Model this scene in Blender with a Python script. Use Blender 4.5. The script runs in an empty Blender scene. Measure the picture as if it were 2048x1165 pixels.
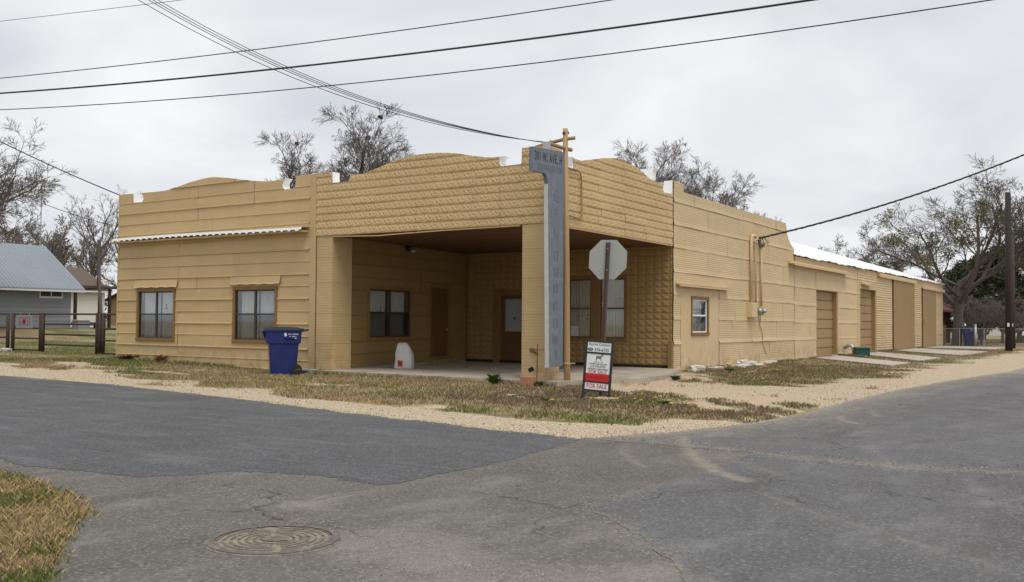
import bpy, bmesh, math, random
import numpy as np
from mathutils import Vector, Matrix
from mathutils.geometry import delaunay_2d_cdt
R_ = math.radians
scene = bpy.context.scene
COL = scene.collection
random.seed(7)
RNG = np.random.default_rng(11)

# ------------------------------------------------------------------ camera
cam_d = bpy.data.cameras.new('camera')
cam = bpy.data.objects.new('camera', cam_d)
COL.objects.link(cam)
cam_d.sensor_width = 36.0
cam_d.sensor_fit = 'HORIZONTAL'
cam_d.lens = 33.48
cam_d.clip_start = 0.1
cam_d.clip_end = 3000
cam.matrix_world = Matrix(((0.83699229, 0.01134564, 0.54709705, 12.1123),
                           (0.54715724, -0.031837, -0.83642415, -20.0261),
                           (0.00792816, 0.99942868, -0.03285517, 1.52),
                           (0, 0, 0, 1)))
scene.camera = cam

# ------------------------------------------------------------------ sky, sun, exposure
SUN_AZ = Vector((0.80, -0.55, 0.0)).normalized()
SUN_EL = R_(64)
world = bpy.data.worlds.new('World')
scene.world = world
world.use_nodes = True
wn, wl = world.node_tree.nodes, world.node_tree.links
wn.clear()
w_out = wn.new('ShaderNodeOutputWorld')
w_bg = wn.new('ShaderNodeBackground')
w_bg.inputs['Strength'].default_value = 0.1
sky = wn.new('ShaderNodeTexSky')
sky.sky_type = 'NISHITA'
sky.sun_disc = False
sky.sun_elevation = SUN_EL
sky.sun_rotation = math.atan2(SUN_AZ.x, SUN_AZ.y)
sky.air_density = 1.0
sky.dust_density = 2.0
tc = wn.new('ShaderNodeTexCoord')
sep = wn.new('ShaderNodeSeparateXYZ')
wl.new(tc.outputs['Generated'], sep.inputs[0])
zz = wn.new('ShaderNodeMath'); zz.operation = 'ABSOLUTE'; wl.new(sep.outputs['Z'], zz.inputs[0])
za = wn.new('ShaderNodeMath'); za.operation = 'ADD'; za.inputs[1].default_value = 0.30; wl.new(zz.outputs[0], za.inputs[0])
dx = wn.new('ShaderNodeMath'); dx.operation = 'DIVIDE'; wl.new(sep.outputs['X'], dx.inputs[0]); wl.new(za.outputs[0], dx.inputs[1])
dy = wn.new('ShaderNodeMath'); dy.operation = 'DIVIDE'; wl.new(sep.outputs['Y'], dy.inputs[0]); wl.new(za.outputs[0], dy.inputs[1])
cmb = wn.new('ShaderNodeCombineXYZ'); wl.new(dx.outputs[0], cmb.inputs[0]); wl.new(dy.outputs[0], cmb.inputs[1])
n1 = wn.new('ShaderNodeTexNoise'); n1.inputs['Scale'].default_value = 1.5; n1.inputs['Detail'].default_value = 4; n1.inputs['Roughness'].default_value = 0.5
n1.inputs['Distortion'].default_value = 0.35
wl.new(cmb.outputs[0], n1.inputs['Vector'])
rp = wn.new('ShaderNodeValToRGB')
rp.color_ramp.elements[0].position = 0.33; rp.color_ramp.elements[0].color = (5.0, 5.15, 5.5, 1)
rp.color_ramp.elements[1].position = 0.68; rp.color_ramp.elements[1].color = (7.3, 7.32, 7.4, 1)
wl.new(n1.outputs['Fac'], rp.inputs[0])
mx = wn.new('ShaderNodeMix'); mx.data_type = 'RGBA'
mx.inputs['Factor'].default_value = 0.94
wl.new(sky.outputs[0], mx.inputs[6]); wl.new(rp.outputs[0], mx.inputs[7])
wl.new(mx.outputs[2], w_bg.inputs['Color'])
wl.new(w_bg.outputs[0], w_out.inputs[0])

sun_d = bpy.data.lights.new('sun', 'SUN')
sun_d.energy = 1.5
sun_d.angle = R_(30)
sun_d.color = (1.0, 0.965, 0.91)
sun = bpy.data.objects.new('sun', sun_d)
COL.objects.link(sun)
sdir = Vector((SUN_AZ.x * math.cos(SUN_EL), SUN_AZ.y * math.cos(SUN_EL), math.sin(SUN_EL)))
sun.rotation_euler = sdir.to_track_quat('Z', 'Y').to_euler()
sun.location = (20, -20, 40)
scene.view_settings.view_transform = 'Standard'
scene.view_settings.look = 'None'
scene.view_settings.exposure = 0.42
scene.view_settings.gamma = 1.0
scene.view_settings.use_curve_mapping = False

# ------------------------------------------------------------------ material helpers
class NT:
    def __init__(s, name):
        s.m = bpy.data.materials.new(name); s.m.use_nodes = True
        s.t = s.m.node_tree; s.n = s.t.nodes; s.l = s.t.links
        s.b = s.n['Principled BSDF']
        s.pos = s.n.new('ShaderNodeNewGeometry').outputs['Position']
    def set(s, sock, v):
        if hasattr(v, 'is_output'): s.l.new(v, sock)
        else: sock.default_value = (*v, 1) if isinstance(v, tuple) and len(v) == 3 and sock.type == 'RGBA' else v
    def noise(s, scale, detail=3, rough=0.55, vec=None, dist=0.0):
        n = s.n.new('ShaderNodeTexNoise'); n.inputs['Scale'].default_value = scale
        n.inputs['Detail'].default_value = detail; n.inputs['Roughness'].default_value = rough
        n.inputs['Distortion'].default_value = dist
        s.l.new(vec if vec is not None else s.pos, n.inputs['Vector']); return n.outputs['Fac']
    def vor(s, scale, vec=None, out='Distance', feature='F1'):
        n = s.n.new('ShaderNodeTexVoronoi'); n.inputs['Scale'].default_value = scale; n.feature = feature
        s.l.new(vec if vec is not None else s.pos, n.inputs['Vector']); return n.outputs[out]
    def stretch(s, v3):
        n = s.n.new('ShaderNodeMapping'); n.inputs['Scale'].default_value = v3; s.l.new(s.pos, n.inputs['Vector']); return n.outputs[0]
    def math(s, op, a, b=0.0, c=0.0, clamp=False):
        n = s.n.new('ShaderNodeMath'); n.operation = op; n.use_clamp = clamp
        for i, v in enumerate((a, b, c)): s.set(n.inputs[i], v)
        return n.outputs[0]
    def sstep(s, x, a, b, lo=0.0, hi=1.0):
        n = s.n.new('ShaderNodeMapRange'); n.interpolation_type = 'SMOOTHSTEP'
        s.set(n.inputs[0], x); n.inputs[1].default_value = a; n.inputs[2].default_value = b
        n.inputs[3].default_value = lo; n.inputs[4].default_value = hi
        return n.outputs[0]
    def mix(s, f, a, b, mode='MIX'):
        n = s.n.new('ShaderNodeMix'); n.data_type = 'RGBA'; n.blend_type = mode
        s.set(n.inputs[0], f); s.set(n.inputs[6], a); s.set(n.inputs[7], b); return n.outputs[2]
    def attr(s, name, out='Fac'):
        n = s.n.new('ShaderNodeAttribute'); n.attribute_name = name; return n.outputs[out]
    def rand(s):
        return s.n.new('ShaderNodeObjectInfo').outputs['Random']
    def bump(s, h, strength=0.3, dist=0.01):
        n = s.n.new('ShaderNodeBump'); n.inputs['Strength'].default_value = strength; n.inputs['Distance'].default_value = dist
        s.l.new(h, n.inputs['Height']); s.l.new(n.outputs[0], s.b.inputs['Normal'])
    def color(s, c): s.set(s.b.inputs['Base Color'], c)
    def rough(s, r): s.set(s.b.inputs['Roughness'], r)

def sc(c, k): return tuple(min(1.0, x * k) for x in c)

def M(name, c, rough=0.7, var=0.12, scale=2.0, bump=0.0, bscale=60, metal=0.0, pvar=0.0, dirt=None, dscale=1.2, dth=0.6):
    t = NT(name)
    col = t.mix(t.noise(scale, 5), sc(c, 1 - var), sc(c, 1 + var))
    if dirt is not None:
        col = t.mix(t.sstep(t.noise(dscale, 6, 0.65), dth - 0.08, dth + 0.14), col, dirt)
    if pvar:
        v = t.math('MULTIPLY_ADD', t.rand(), pvar * 2, 1 - pvar)
        n = t.n.new('ShaderNodeCombineXYZ')
        for i in range(3): t.l.new(v, n.inputs[i])
        col = t.mix(1.0, col, n.outputs[0], 'MULTIPLY')
    t.color(col); t.rough(rough); t.b.inputs['Metallic'].default_value = metal
    if bump: t.bump(t.noise(bscale, 4), bump)
    return t.m

TAN = (0.535, 0.39, 0.203)
def tan_paint(name, c=TAN, pvar=0.055, streak=True):
    t = NT(name)
    col = t.mix(t.noise(0.6, 6, 0.65), sc(c, 0.84), sc(c, 1.12))
    col = t.mix(t.math('MULTIPLY', t.sstep(t.noise(9, 5, 0.7), 0.56, 0.75), 0.28), col, sc(c, 0.74))
    if streak:   # rain streaks and chalky wear running down the sheets
        st = t.noise(1.0, 5, 0.6, t.stretch((2.2, 2.2, 0.22)))
        col = t.mix(t.math('MULTIPLY', t.sstep(st, 0.56, 0.78), 0.30), col, (0.60, 0.50, 0.33))
        st2 = t.noise(1.0, 5, 0.65, t.stretch((4.1, 4.1, 0.35)))
        col = t.mix(t.math('MULTIPLY', t.sstep(st2, 0.58, 0.80), 0.45), col, (0.27, 0.18, 0.085))
        rs = t.math('MULTIPLY', t.sstep(t.noise(3.3, 7, 0.75), 0.64, 0.74), t.sstep(t.noise(0.5, 3), 0.42, 0.6))
        col = t.mix(t.math('MULTIPLY', rs, 0.65), col, (0.19, 0.085, 0.03))
    z = t.n.new('ShaderNodeSeparateXYZ'); t.l.new(t.pos, z.inputs[0])
    low = t.math('MULTIPLY', t.sstep(z.outputs[2], 0.95, 0.1), t.sstep(t.noise(2.6, 6, 0.7), 0.42, 0.72))
    col = t.mix(t.math('MULTIPLY', low, 0.55), col, (0.20, 0.14, 0.08))   # splashed soil stains at the foot of the wall
    v = t.math('MULTIPLY_ADD', t.rand(), pvar * 2, 1 - pvar)
    n = t.n.new('ShaderNodeCombineXYZ')
    for i in range(3): t.l.new(v, n.inputs[i])
    col = t.mix(1.0, col, n.outputs[0], 'MULTIPLY')
    t.color(col); t.rough(0.62); t.b.inputs['Specular IOR Level'].default_value = 0.3
    t.bump(t.math('ADD', t.noise(14, 4), t.math('MULTIPLY', t.noise(120, 3), 0.25)), 0.22, 0.012)
    return t.m

MT = {}
MT['tan'] = tan_paint('tan_paint')
MT['tan_tin'] = tan_paint('tan_paint_pressed_tin', (0.56, 0.408, 0.212), 0.03)
MT['tan_right'] = tan_paint('tan_paint_corrugated', (0.61, 0.468, 0.277), 0.035)
MT['tan_porch'] = tan_paint('tan_paint_porch_darkened', (0.25, 0.165, 0.062), 0.03, False)  # deeper than the outside tan: the porch's darkness is put into the colour
MT['tan_tile'] = tan_paint('porch_tin_paint_darkened', (0.31, 0.205, 0.082), 0.03, False)  # back wall colour deepened likewise, to keep the porch dark
MT['brown'] = M('brown_trim_paint', (0.215, 0.118, 0.034), 0.6, 0.18, 6, 0.15, 40)
MT['brown_door'] = M('brown_door_paint', (0.125, 0.058, 0.02), 0.55, 0.15, 5, 0.1, 50)
MT['ceiling'] = M('brown_ceiling_paint', (0.12, 0.055, 0.022), 0.75, 0.15, 2, 0.1, 30)  # brown deepened too, part of the porch's darkness is in the colour
MT['garage'] = M('tan_brown_garage_door', (0.33, 0.22, 0.10), 0.6, 0.12, 3, 0.1, 40, pvar=0.06)
MT['slide'] = M('brown_sliding_door_paint', (0.30, 0.19, 0.08), 0.6, 0.10, 2, 0.1, 40)
MT['white'] = M('white_elastomeric_coating', (0.80, 0.80, 0.78), 0.6, 0.05, 3, 0.15, 20)
MT['white_old'] = M('weathered_white_paint', (0.72, 0.70, 0.64), 0.65, 0.12, 4, 0.2, 30, dirt=(0.42, 0.36, 0.26), dscale=3, dth=0.62)
MT['roofwhite'] = M('white_roof_coating', (0.82, 0.82, 0.81), 0.55, 0.04, 1.5, 0.1, 10)
MT['darkmetal'] = M('dark_bronze_aluminium', (0.035, 0.028, 0.022), 0.45, 0.2, 8)
MT['vinyl'] = M('white_vinyl', (0.78, 0.78, 0.78), 0.4, 0.03, 4)
MT['curtain'] = M('pale_curtain_fabric', (0.52, 0.52, 0.50), 0.9, 0.10, 3)
MT['curtain_warm'] = M('cream_curtain_fabric', (0.46, 0.43, 0.33), 0.9, 0.10, 3)
MT['screen'] = M('grey_insect_screen', (0.20, 0.205, 0.205), 0.8, 0.12, 4)
MT['dark'] = M('dark_void', (0.015, 0.013, 0.012), 0.9, 0.2, 3)
MT['black'] = M('black_paint', (0.018, 0.018, 0.02), 0.5, 0.2, 8)
MT['steel'] = M('galvanised_steel', (0.42, 0.44, 0.45), 0.45, 0.2, 12, metal=0.6)
MT['rustpipe'] = M('rusty_red_brown_pipe', (0.046, 0.023, 0.018), 0.7, 0.4, 9, 0.2, 60)
MT['cardboard'] = M('cardboard', (0.36, 0.25, 0.13), 0.85, 0.12, 6)

def glass(name, tint=(0.95, 0.965, 0.965), refl=0.10):
    m = bpy.data.materials.new(name); m.use_nodes = True
    n, l = m.node_tree.nodes, m.node_tree.links
    n.clear()
    o = n.new('ShaderNodeOutputMaterial'); mxs = n.new('ShaderNodeMixShader')
    tr = n.new('ShaderNodeBsdfTransparent'); tr.inputs[0].default_value = (*tint, 1)
    g = n.new('ShaderNodeBsdfGlossy'); g.inputs['Roughness'].default_value = 0.03; g.inputs['Color'].default_value = (0.9, 0.93, 0.95, 1)
    nz = n.new('ShaderNodeTexNoise'); nz.inputs['Scale'].default_value = 2.5
    ge = n.new('ShaderNodeNewGeometry'); l.new(ge.outputs['Position'], nz.inputs['Vector'])
    bp = n.new('ShaderNodeBump'); bp.inputs['Strength'].default_value = 0.05; l.new(nz.outputs[0], bp.inputs['Height']); l.new(bp.outputs[0], g.inputs['Normal'])
    fr = n.new('ShaderNodeLayerWeight'); fr.inputs[0].default_value = 0.25
    ad = n.new('ShaderNodeMath'); ad.operation = 'MULTIPLY_ADD'; ad.inputs[1].default_value = 0.35; ad.inputs[2].default_value = refl * 0.4; ad.use_clamp = True
    l.new(fr.outputs['Facing'], ad.inputs[0]); l.new(ad.outputs[0], mxs.inputs[0])
    l.new(tr.outputs[0], mxs.inputs[1]); l.new(g.outputs[0], mxs.inputs[2]); l.new(mxs.outputs[0], o.inputs[0])
    return m
MT['glass'] = glass('window_glass')
MT['glass_dark'] = glass('window_glass_behind_screen', (0.64, 0.655, 0.66))

# ------------------------------------------------------------------ object helpers
def thing(name, label, cat, loc=(0, 0, 0), rotz=0.0, group=None):
    o = bpy.data.objects.new(name, None); COL.objects.link(o)
    o.empty_display_size = 0.2
    o.location = loc; o.rotation_euler = (0, 0, rotz)
    o['label'] = label; o['category'] = cat
    if group: o['group'] = group
    o['_o'] = 1
    return o
def root_of(p):
    while p.parent is not None: p = p.parent
    return p
def tag(o, label, cat, group=None):
    o['label'] = label; o['category'] = cat
    if group: o['group'] = group
    return o
def link(name, me, parent=None, loc=None):
    o = bpy.data.objects.new(name, me); COL.objects.link(o)
    if parent is not None: o.parent = parent
    if loc is not None: o.location = loc
    return o
def mesh(name, v, f, mat=None, smooth=False):
    me = bpy.data.meshes.new(name)
    me.from_pydata([tuple(p) for p in v], [], [tuple(q) for q in f])
    if mat is not None: me.materials.append(mat)
    if smooth: me.polygons.foreach_set('use_smooth', [True] * len(me.polygons))
    me.update(); return me

class MB:
    """collects shapes in world coordinates and builds one mesh object"""
    def __init__(s): s.v = []; s.f = []
    def add(s, v, f):
        b = len(s.v); s.v += [tuple(p) for p in v]; s.f += [tuple(i + b for i in q) for q in f]; return s
    def box(s, x0, x1, y0, y1, z0, z1):
        v = [(x0, y0, z0), (x1, y0, z0), (x1, y1, z0), (x0, y1, z0), (x0, y0, z1), (x1, y0, z1), (x1, y1, z1), (x0, y1, z1)]
        return s.add(v, [(0, 3, 2, 1), (4, 5, 6, 7), (0, 1, 5, 4), (1, 2, 6, 5), (2, 3, 7, 6), (3, 0, 4, 7)])
    def mbox(s, m, u0, u1, v0, v1, w0, w1):
        p = [m(u, v, w) for w in (w0, w1) for (u, v) in ((u0, v0), (u1, v0), (u1, v1), (u0, v1))]
        return s.add(p, [(0, 3, 2, 1), (4, 5, 6, 7), (0, 1, 5, 4), (1, 2, 6, 5), (2, 3, 7, 6), (3, 0, 4, 7)])
    def tube(s, pts, r, n=8, cap=True):
        pts = [Vector(p) for p in pts]; k = len(pts)
        rs = r if isinstance(r, (list, tuple)) else [r] * k
        prev = None; b = len(s.v)
        for i, p in enumerate(pts):
            d = (pts[min(i + 1, k - 1)] - pts[max(i - 1, 0)])
            d = d.normalized() if d.length > 1e-9 else Vector((0, 0, 1))
            if prev is None:
                a = d.cross(Vector((0, 0, 1)) if abs(d.z) < 0.9 else Vector((1, 0, 0))).normalized()
            else:
                a = (prev - d * prev.dot(d)); a = a.normalized() if a.length > 1e-6 else d.orthogonal().normalized()
            prev = a; c = d.cross(a)
            for j in range(n):
                t = 2 * math.pi * j / n
                s.v.append(tuple(p + (a * math.cos(t) + c * math.sin(t)) * rs[i]))
        for i in range(k - 1):
            for j in range(n):
                j2 = (j + 1) % n
                s.f.append((b + i * n + j, b + i * n + j2, b + (i + 1) * n + j2, b + (i + 1) * n + j))
        if cap:
            s.f.append(tuple(b + j for j in range(n - 1, -1, -1)))
            s.f.append(tuple(b + (k - 1) * n + j for j in range(n)))
        return s
    def lathe(s, prof, c=(0, 0, 0), n=20, cap=True):
        b = len(s.v)
        for (r, z) in prof:
            for j in range(n):
                t = 2 * math.pi * j / n
                s.v.append((c[0] + r * math.cos(t), c[1] + r * math.sin(t), c[2] + z))
        for i in range(len(prof) - 1):
            for j in range(n):
                j2 = (j + 1) % n
                s.f.append((b + i * n + j, b + i * n + j2, b + (i + 1) * n + j2, b + (i + 1) * n + j))
        if cap:
            s.f.append(tuple(b + j for j in range(n - 1, -1, -1)))
            s.f.append(tuple(b + (len(prof) - 1) * n + j for j in range(n)))
        return s
    def build(s, name, mat, parent=None, smooth=False, bevel=0.0, at=None):
        """vertices are world coordinates; they are stored relative to the root thing"""
        off = Vector((0, 0, 0))
        if parent is not None: off = root_of(parent).location
        elif at is not None: off = Vector(at)
        me = mesh(name, [(x - off[0], y - off[1], z - off[2]) for (x, y, z) in s.v], s.f, mat, smooth)
        if bevel:
            bm = bmesh.new(); bm.from_mesh(me)
            bmesh.ops.remove_doubles(bm, verts=bm.verts, dist=1e-5)
            es = [e for e in bm.edges if len(e.link_faces) == 2 and e.calc_face_angle(0) > 0.5]
            bmesh.ops.bevel(bm, geom=es, offset=bevel, segments=1, affect='EDGES', clamp_overlap=True)
            bm.to_mesh(me); bm.free()
        return link(name, me, parent, None if parent is not None else (at if at is not None else None))

def two_tone(o, z, mat):
    """the lower part of a wall core is coloured dark so gaps in the cladding read as shaded"""
    o.data.materials.append(mat)
    for p in o.data.polygons:
        if p.center.z < z: p.material_index = 1
    return o
def dup(root, loc, rotz=0.0, label=None, group=None, scale=None):
    r = root.copy(); COL.objects.link(r); r.location = loc; r.rotation_euler = (0, 0, rotz)
    if label: r['label'] = label
    if group: r['group'] = group
    if scale is not None: r.scale = scale
    for ch in list(root.children):
        c = ch.copy(); COL.objects.link(c); c.parent = r
        for g in list(ch.children):
            d = g.copy(); COL.objects.link(d); d.parent = c
    return r

# facade maps: (u along, v up, w outward) -> world
FM = lambda u, v, w: (u, -w, v)                 # street front, plane y = 0
RM = lambda u, v, w: (w, u, v)                  # side front, plane x = 0
BM = lambda u, v, w: (u, 7.7 - w, v)            # back wall of the porch
IA, IU, IN = (-7.2, 0.85), (-0.1117, 0.9937), (0.9937, 0.1117)
IM = lambda u, v, w: (IA[0] + IU[0] * u + IN[0] * w, IA[1] + IU[1] * u + IN[1] * w, v)   # splayed porch side wall

def cdt(inc, exc=(), rect=None, rows=(), cols=(), extra=()):
    """triangulates (rect AND inc) minus exc; rows/cols give inner grid lines"""
    pts, faces, edges = [], [], []
    def poly(p):
        if sum(a[0] * c[1] - c[0] * a[1] for a, c in zip(p, list(p)[1:] + [p[0]])) < 0: p = list(p)[::-1]
        b = len(pts); pts.extend(Vector((float(a), float(c))) for a, c in p); faces.append(list(range(b, b + len(p))))
    poly(inc)
    if rect: poly([(rect[0], rect[2]), (rect[1], rect[2]), (rect[1], rect[3]), (rect[0], rect[3])])
    nb = len(faces)
    for e in exc: poly(e)
    for r in rows:
        b = len(pts)
        for c in cols: pts.append(Vector((float(c), float(r))))
        edges += [(b + i, b + i + 1) for i in range(len(cols) - 1)]
    for p in extra: pts.append(Vector(p))
    V, E, F, ov, oe, of = delaunay_2d_cdt(pts, edges, faces, 0, 1e-5)
    out = []
    for f, o in zip(F, of):
        if all(i in o for i in range(nb)) and not any(i in o for i in range(nb, len(faces))): out.append(tuple(f))
    return [(p.x, p.y) for p in V], out
def rectp(u0, u1, v0, v1): return [(u0, v0), (u1, v0), (u1, v1), (u0, v1)]

def slab2d(mb, m, inc, exc, w0, w1):
    """solid wall: outline with openings, from depth w0 to w1"""
    V, F = cdt(inc, exc)
    used = sorted({i for f in F for i in f}); ix = {k: i for i, k in enumerate(used)}
    n = len(used); v = [m(*V[k], w1) for k in used] + [m(*V[k], w0) for k in used]
    f = [tuple(ix[i] for i in t) for t in F] + [tuple(ix[i] + n for i in reversed(t)) for t in F]
    cnt = {}
    for t in F:
        for a, b in zip(t, t[1:] + t[:1]):
            k = (min(a, b), max(a, b)); cnt.setdefault(k, []).append((a, b))
    for k, l in cnt.items():
        if len(l) == 1:
            a, b = l[0]; f.append((ix[b], ix[a], ix[a] + n, ix[b] + n))
    return mb.add(v, f)

def sheet(name, m, inc, exc, rect, rows, cols, wf, mat, parent, smooth=True):
    """one cladding sheet with its own relief wf(u, v), cut to the outline and the openings"""
    off = root_of(parent).location
    V, F = cdt(inc, exc, rect, rows, cols)
    if not F: return None
    par = {}
    def find(a):
        while par.setdefault(a, a) != a: par[a] = par[par[a]]; a = par[a]
        return a
    for f in F:
        for q in f[1:]: par[find(f[0])] = find(q)
    groups = {}
    for f in F: groups.setdefault(find(f[0]), []).append(f)
    o = None
    for G in groups.values():        # an opening may cut a sheet in two: each piece is its own part
        used = sorted({i for f in G for i in f}); ix = {k: i for i, k in enumerate(used)}
        us = [V[k][0] for k in used]; vs = [V[k][1] for k in used]
        if (max(us) - min(us)) * (max(vs) - min(vs)) < 4e-4: continue
        v = []
        for k in used:
            u, z = V[k]; p = m(u, z, wf(u, z)); v.append((p[0] - off[0], p[1] - off[1], p[2] - off[2]))
        o = link(name, mesh(name, v, [tuple(ix[i] for i in t) for t in G], mat, smooth), parent)
    return o

# value noise for placing and dents
_perm = np.random.default_rng(5).random((256, 256))
def vnoise(x, y):
    x = np.asarray(x, float); y = np.asarray(y, float)
    xi = np.floor(x).astype(int); yi = np.floor(y).astype(int); xf = x - xi; yf = y - yi
    xf = xf * xf * (3 - 2 * xf); yf = yf * yf * (3 - 2 * yf)
    g = lambda a, b: _perm[a & 255, b & 255]
    return (g(xi, yi) * (1 - xf) + g(xi + 1, yi) * xf) * (1 - yf) + (g(xi, yi + 1) * (1 - xf) + g(xi + 1, yi + 1) * xf) * yf
def fnoise(x, y, o=4):
    s = 0; a = 0.5; t = 0
    for i in range(o):
        s = s + a * vnoise(np.asarray(x) * 2 ** i + 17.3 * i, np.asarray(y) * 2 ** i + 9.1 * i); t += a; a *= 0.5
    return s / t
def S(a, b, x):
    t = np.clip((np.asarray(x, float) - a) / (b - a), 0, 1); return t * t * (3 - 2 * t)
# ------------------------------------------------------------------ ground and roads
def zg(x, y):
    x = np.asarray(x, float); y = np.asarray(y, float)
    a = 0.13 * S(-9, -16, x) * S(-6, -1.5, y)
    b = 0.76 * S(-26, -46, x) * S(2.5, 12, y)
    return a + b
def sdist(poly, x, y):
    """signed distance to a polygon, positive inside"""
    d = np.full(x.shape, 1e9); ins = np.zeros(x.shape, bool); n = len(poly)
    for i in range(n):
        (ax, ay), (bx, by) = poly[i], poly[(i + 1) % n]
        ex, ey = bx - ax, by - ay
        t = np.clip(((x - ax) * ex + (y - ay) * ey) / (ex * ex + ey * ey + 1e-12), 0, 1)
        d = np.minimum(d, np.hypot(x - ax - t * ex, y - ay - t * ey))
        c = ((ay > y) != (by > y)) & (x < (bx - ax) * (y - ay) / (by - ay + 1e-12) + ax)
        ins ^= c
    return np.where(ins, d, -d)
def pdist(line, x, y):
    d = np.full(x.shape, 1e9)
    for (ax, ay), (bx, by) in zip(line, line[1:]):
        ex, ey = bx - ax, by - ay
        t = np.clip(((x - ax) * ex + (y - ay) * ey) / (ex * ex + ey * ey + 1e-12), 0, 1)
        d = np.minimum(d, np.hypot(x - ax - t * ex, y - ay - t * ey))
    return d

ROAD_N = [(-120, -5.2), (-40, -5.7), (-20, -6.1), (-13.03, -6.3), (-8.26, -6.53), (-3.79, -7.25), (-0.17, -8.01), (2.58, -8.59), (4.65, -8.89), (5.95, -9.06)]
ROAD_E = [(6.24, -8.64), (6.71, -7.56), (7.17, -5.8), (7.37, -3.86), (7.34, -0.38), (7.45, 3.89), (7.81, 8.72), (8.6, 15.75), (8.9, 30), (9.0, 60), (9.2, 300)]
VERGE = [(-80, 9), (-80, -3.8), (-30, -3.6), (-16.7, -3.5), (-10.07, -4.2), (-4.71, -5.9), (-0.6, -6.8), (1.89, -7.1), (3.69, -7.2), (4.95, -6.9), (6.3, -5.6), (6.75, -4.5),
         (4.4, -2.3), (2.6, -0.2), (1.1, 1.5), (0.5, 1.0), (0.5, 9), (-17, 9)]
SIDE = [(0.0, 8.2), (1.4, 5.9), (2.62, 3.75), (4.3, 2.2), (5.3, 3.6), (5.7, 8), (5.5, 12.8), (5.6, 20), (5.9, 32), (6.5, 47), (6.5, 120), (-60, 120), (-60, 8.2)]
YARD = [(-300, 2), (-17, 2), (-17, 22), (0, 58), (8, 58), (8, 400), (-300, 400)]
CORNER = [(-120, -14.9), (1.96, -14.85), (3.01, -15.03), (3.51, -15.02), (4.14, -15.21), (4.46, -15.27), (5.25, -15.61), (5.51, -15.87), (6.04, -16.28), (6.6, -16.68), (6.82, -16.86), (7.2, -17.4), (7.6, -40), (-120, -40)]

def axis(segs):
    out = []
    for a, b, n in segs: out += list(np.linspace(a, b, n, endpoint=False))
    return np.array(out + [segs[-1][1]])
gx = axis([(-900, -120, 9), (-120, -45, 22), (-45, -18, 60), (-18, 9.5, 172), (9.5, 40, 12), (40, 900, 9)])
gy = axis([(-900, -45, 8), (-45, -18, 14), (-18, -14.4, 26), (-14.4, -7.5, 16), (-7.5, 10, 116), (10, 36, 92), (36, 70, 50), (70, 140, 20), (140, 1200, 9)])
GX, GY = np.meshgrid(gx, gy, indexing='ij')
px, py = GX.ravel(), GY.ravel()
dv = sdist(VERGE, px, py); ds = sdist(SIDE, px, py); dyd = sdist(YARD, px, py); dc = sdist(CORNER, px, py)
soil = np.maximum.reduce([dv / 0.9, ds / 0.9, dyd / 1.5, (dc + 0.25) / 0.12])
patchy = (fnoise(px * 0.55, py * 1.1, 4) - 0.5) * 2.2 + (fnoise(px * 0.25 + 40, py * 0.9, 3) - 0.5) * 1.4
front = S(-6.9, -3.0, py) * (px < -2)
leftw = S(0, -6, px) * S(-7, -5.5, py) * S(-1.0, -2.2, py)
grass = np.clip(0.5 + 0.5 * np.clip(soil, -1.6, 1.1) + patchy * np.where(dc > -0.3, 0.15, 0.75 + 0.6 * leftw) - 0.10 * leftw, 0, 1)
# wheel ruts of the drive that curves from the porch to the corner
rut1 = pdist([(1.2, 5.6), (2.4, 3.2), (3.8, 0.6), (5.2, -1.2), (7.0, -3.2)], px, py)
rut2 = pdist([(0.8, 3.0), (2.0, 1.2), (3.6, -1.0), (5.0, -2.9), (6.8, -5.2)], px, py)
dirt = np.clip(1.3 - np.minimum(rut1, rut2) / 1.2, 0, 1) * S(-7, -4, py)
grass = np.where(dc > -0.8, np.maximum(grass, 0.95), grass)
grass = np.where((rut1 < 0.55) & (dv < 1.2), np.minimum(grass, 0.25), grass)
drv = S(1.9, 0.9, np.minimum(rut1, rut2)) * (dv < 1.0) * (px > 0.3)
grass = np.clip(grass + drv * ((fnoise(rut1 * 3.2 + 7, (px - py) * 0.45, 4) - 0.47) * 2.4), 0, 1)
mid = np.abs(rut1 - rut2) < 0.0
grass = np.where(mid & (px > 0.8) & (px < 5.6) & (py > -3) & (py < 4), np.maximum(grass, 0.52), grass)
green = np.clip((fnoise(px * 0.35 + 3, py * 0.6 + 8, 4) - 0.46) * np.where(px > -9, 2.4, 4) + 0.35 * (dyd > 0) * (px < -17) + 0.9 * np.exp(-((px - 4.4) ** 2 + (py + 3.3) ** 2) / 1.3) + 0.4 * np.exp(-((px + 4) ** 2 / 8 + (py + 4.0) ** 2 / 0.5))
                + 0.35 * ((px < -8) & (py > -3) & (py < 0)), 0, 1)
pz = zg(px, py) + 0.012 * (fnoise(px * 1.3, py * 1.3, 3) - 0.5) * 2 * (py > -7) * (np.abs(px) < 60)
onroad = (sdist([(-400, -400), (400, -400), (400, 400), (9.5, 400), (9.0, 16), (7.2, -2), (6.2, -8.5), (4.5, -8.85), (-0.2, -8.0), (-13, -6.35), (-120, -5.2), (-400, -5)], px, py) > 0.15) & ~(dc > -0.1)
pz = np.where(onroad, -0.03, pz)
pz = np.where((px > -7.9) & (px < 0.9) & (py > -0.1) & (py < 8), np.minimum(pz, -0.01), pz)
nx, ny = len(gx), len(gy)
idx = np.arange(nx * ny).reshape(nx, ny)
quads = np.stack([idx[:-1, :-1], idx[1:, :-1], idx[1:, 1:], idx[:-1, 1:]], -1).reshape(-1, 4)
me = bpy.data.meshes.new('ground')
me.from_pydata(np.stack([px, py, pz], -1).tolist(), [], quads.tolist())
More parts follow.
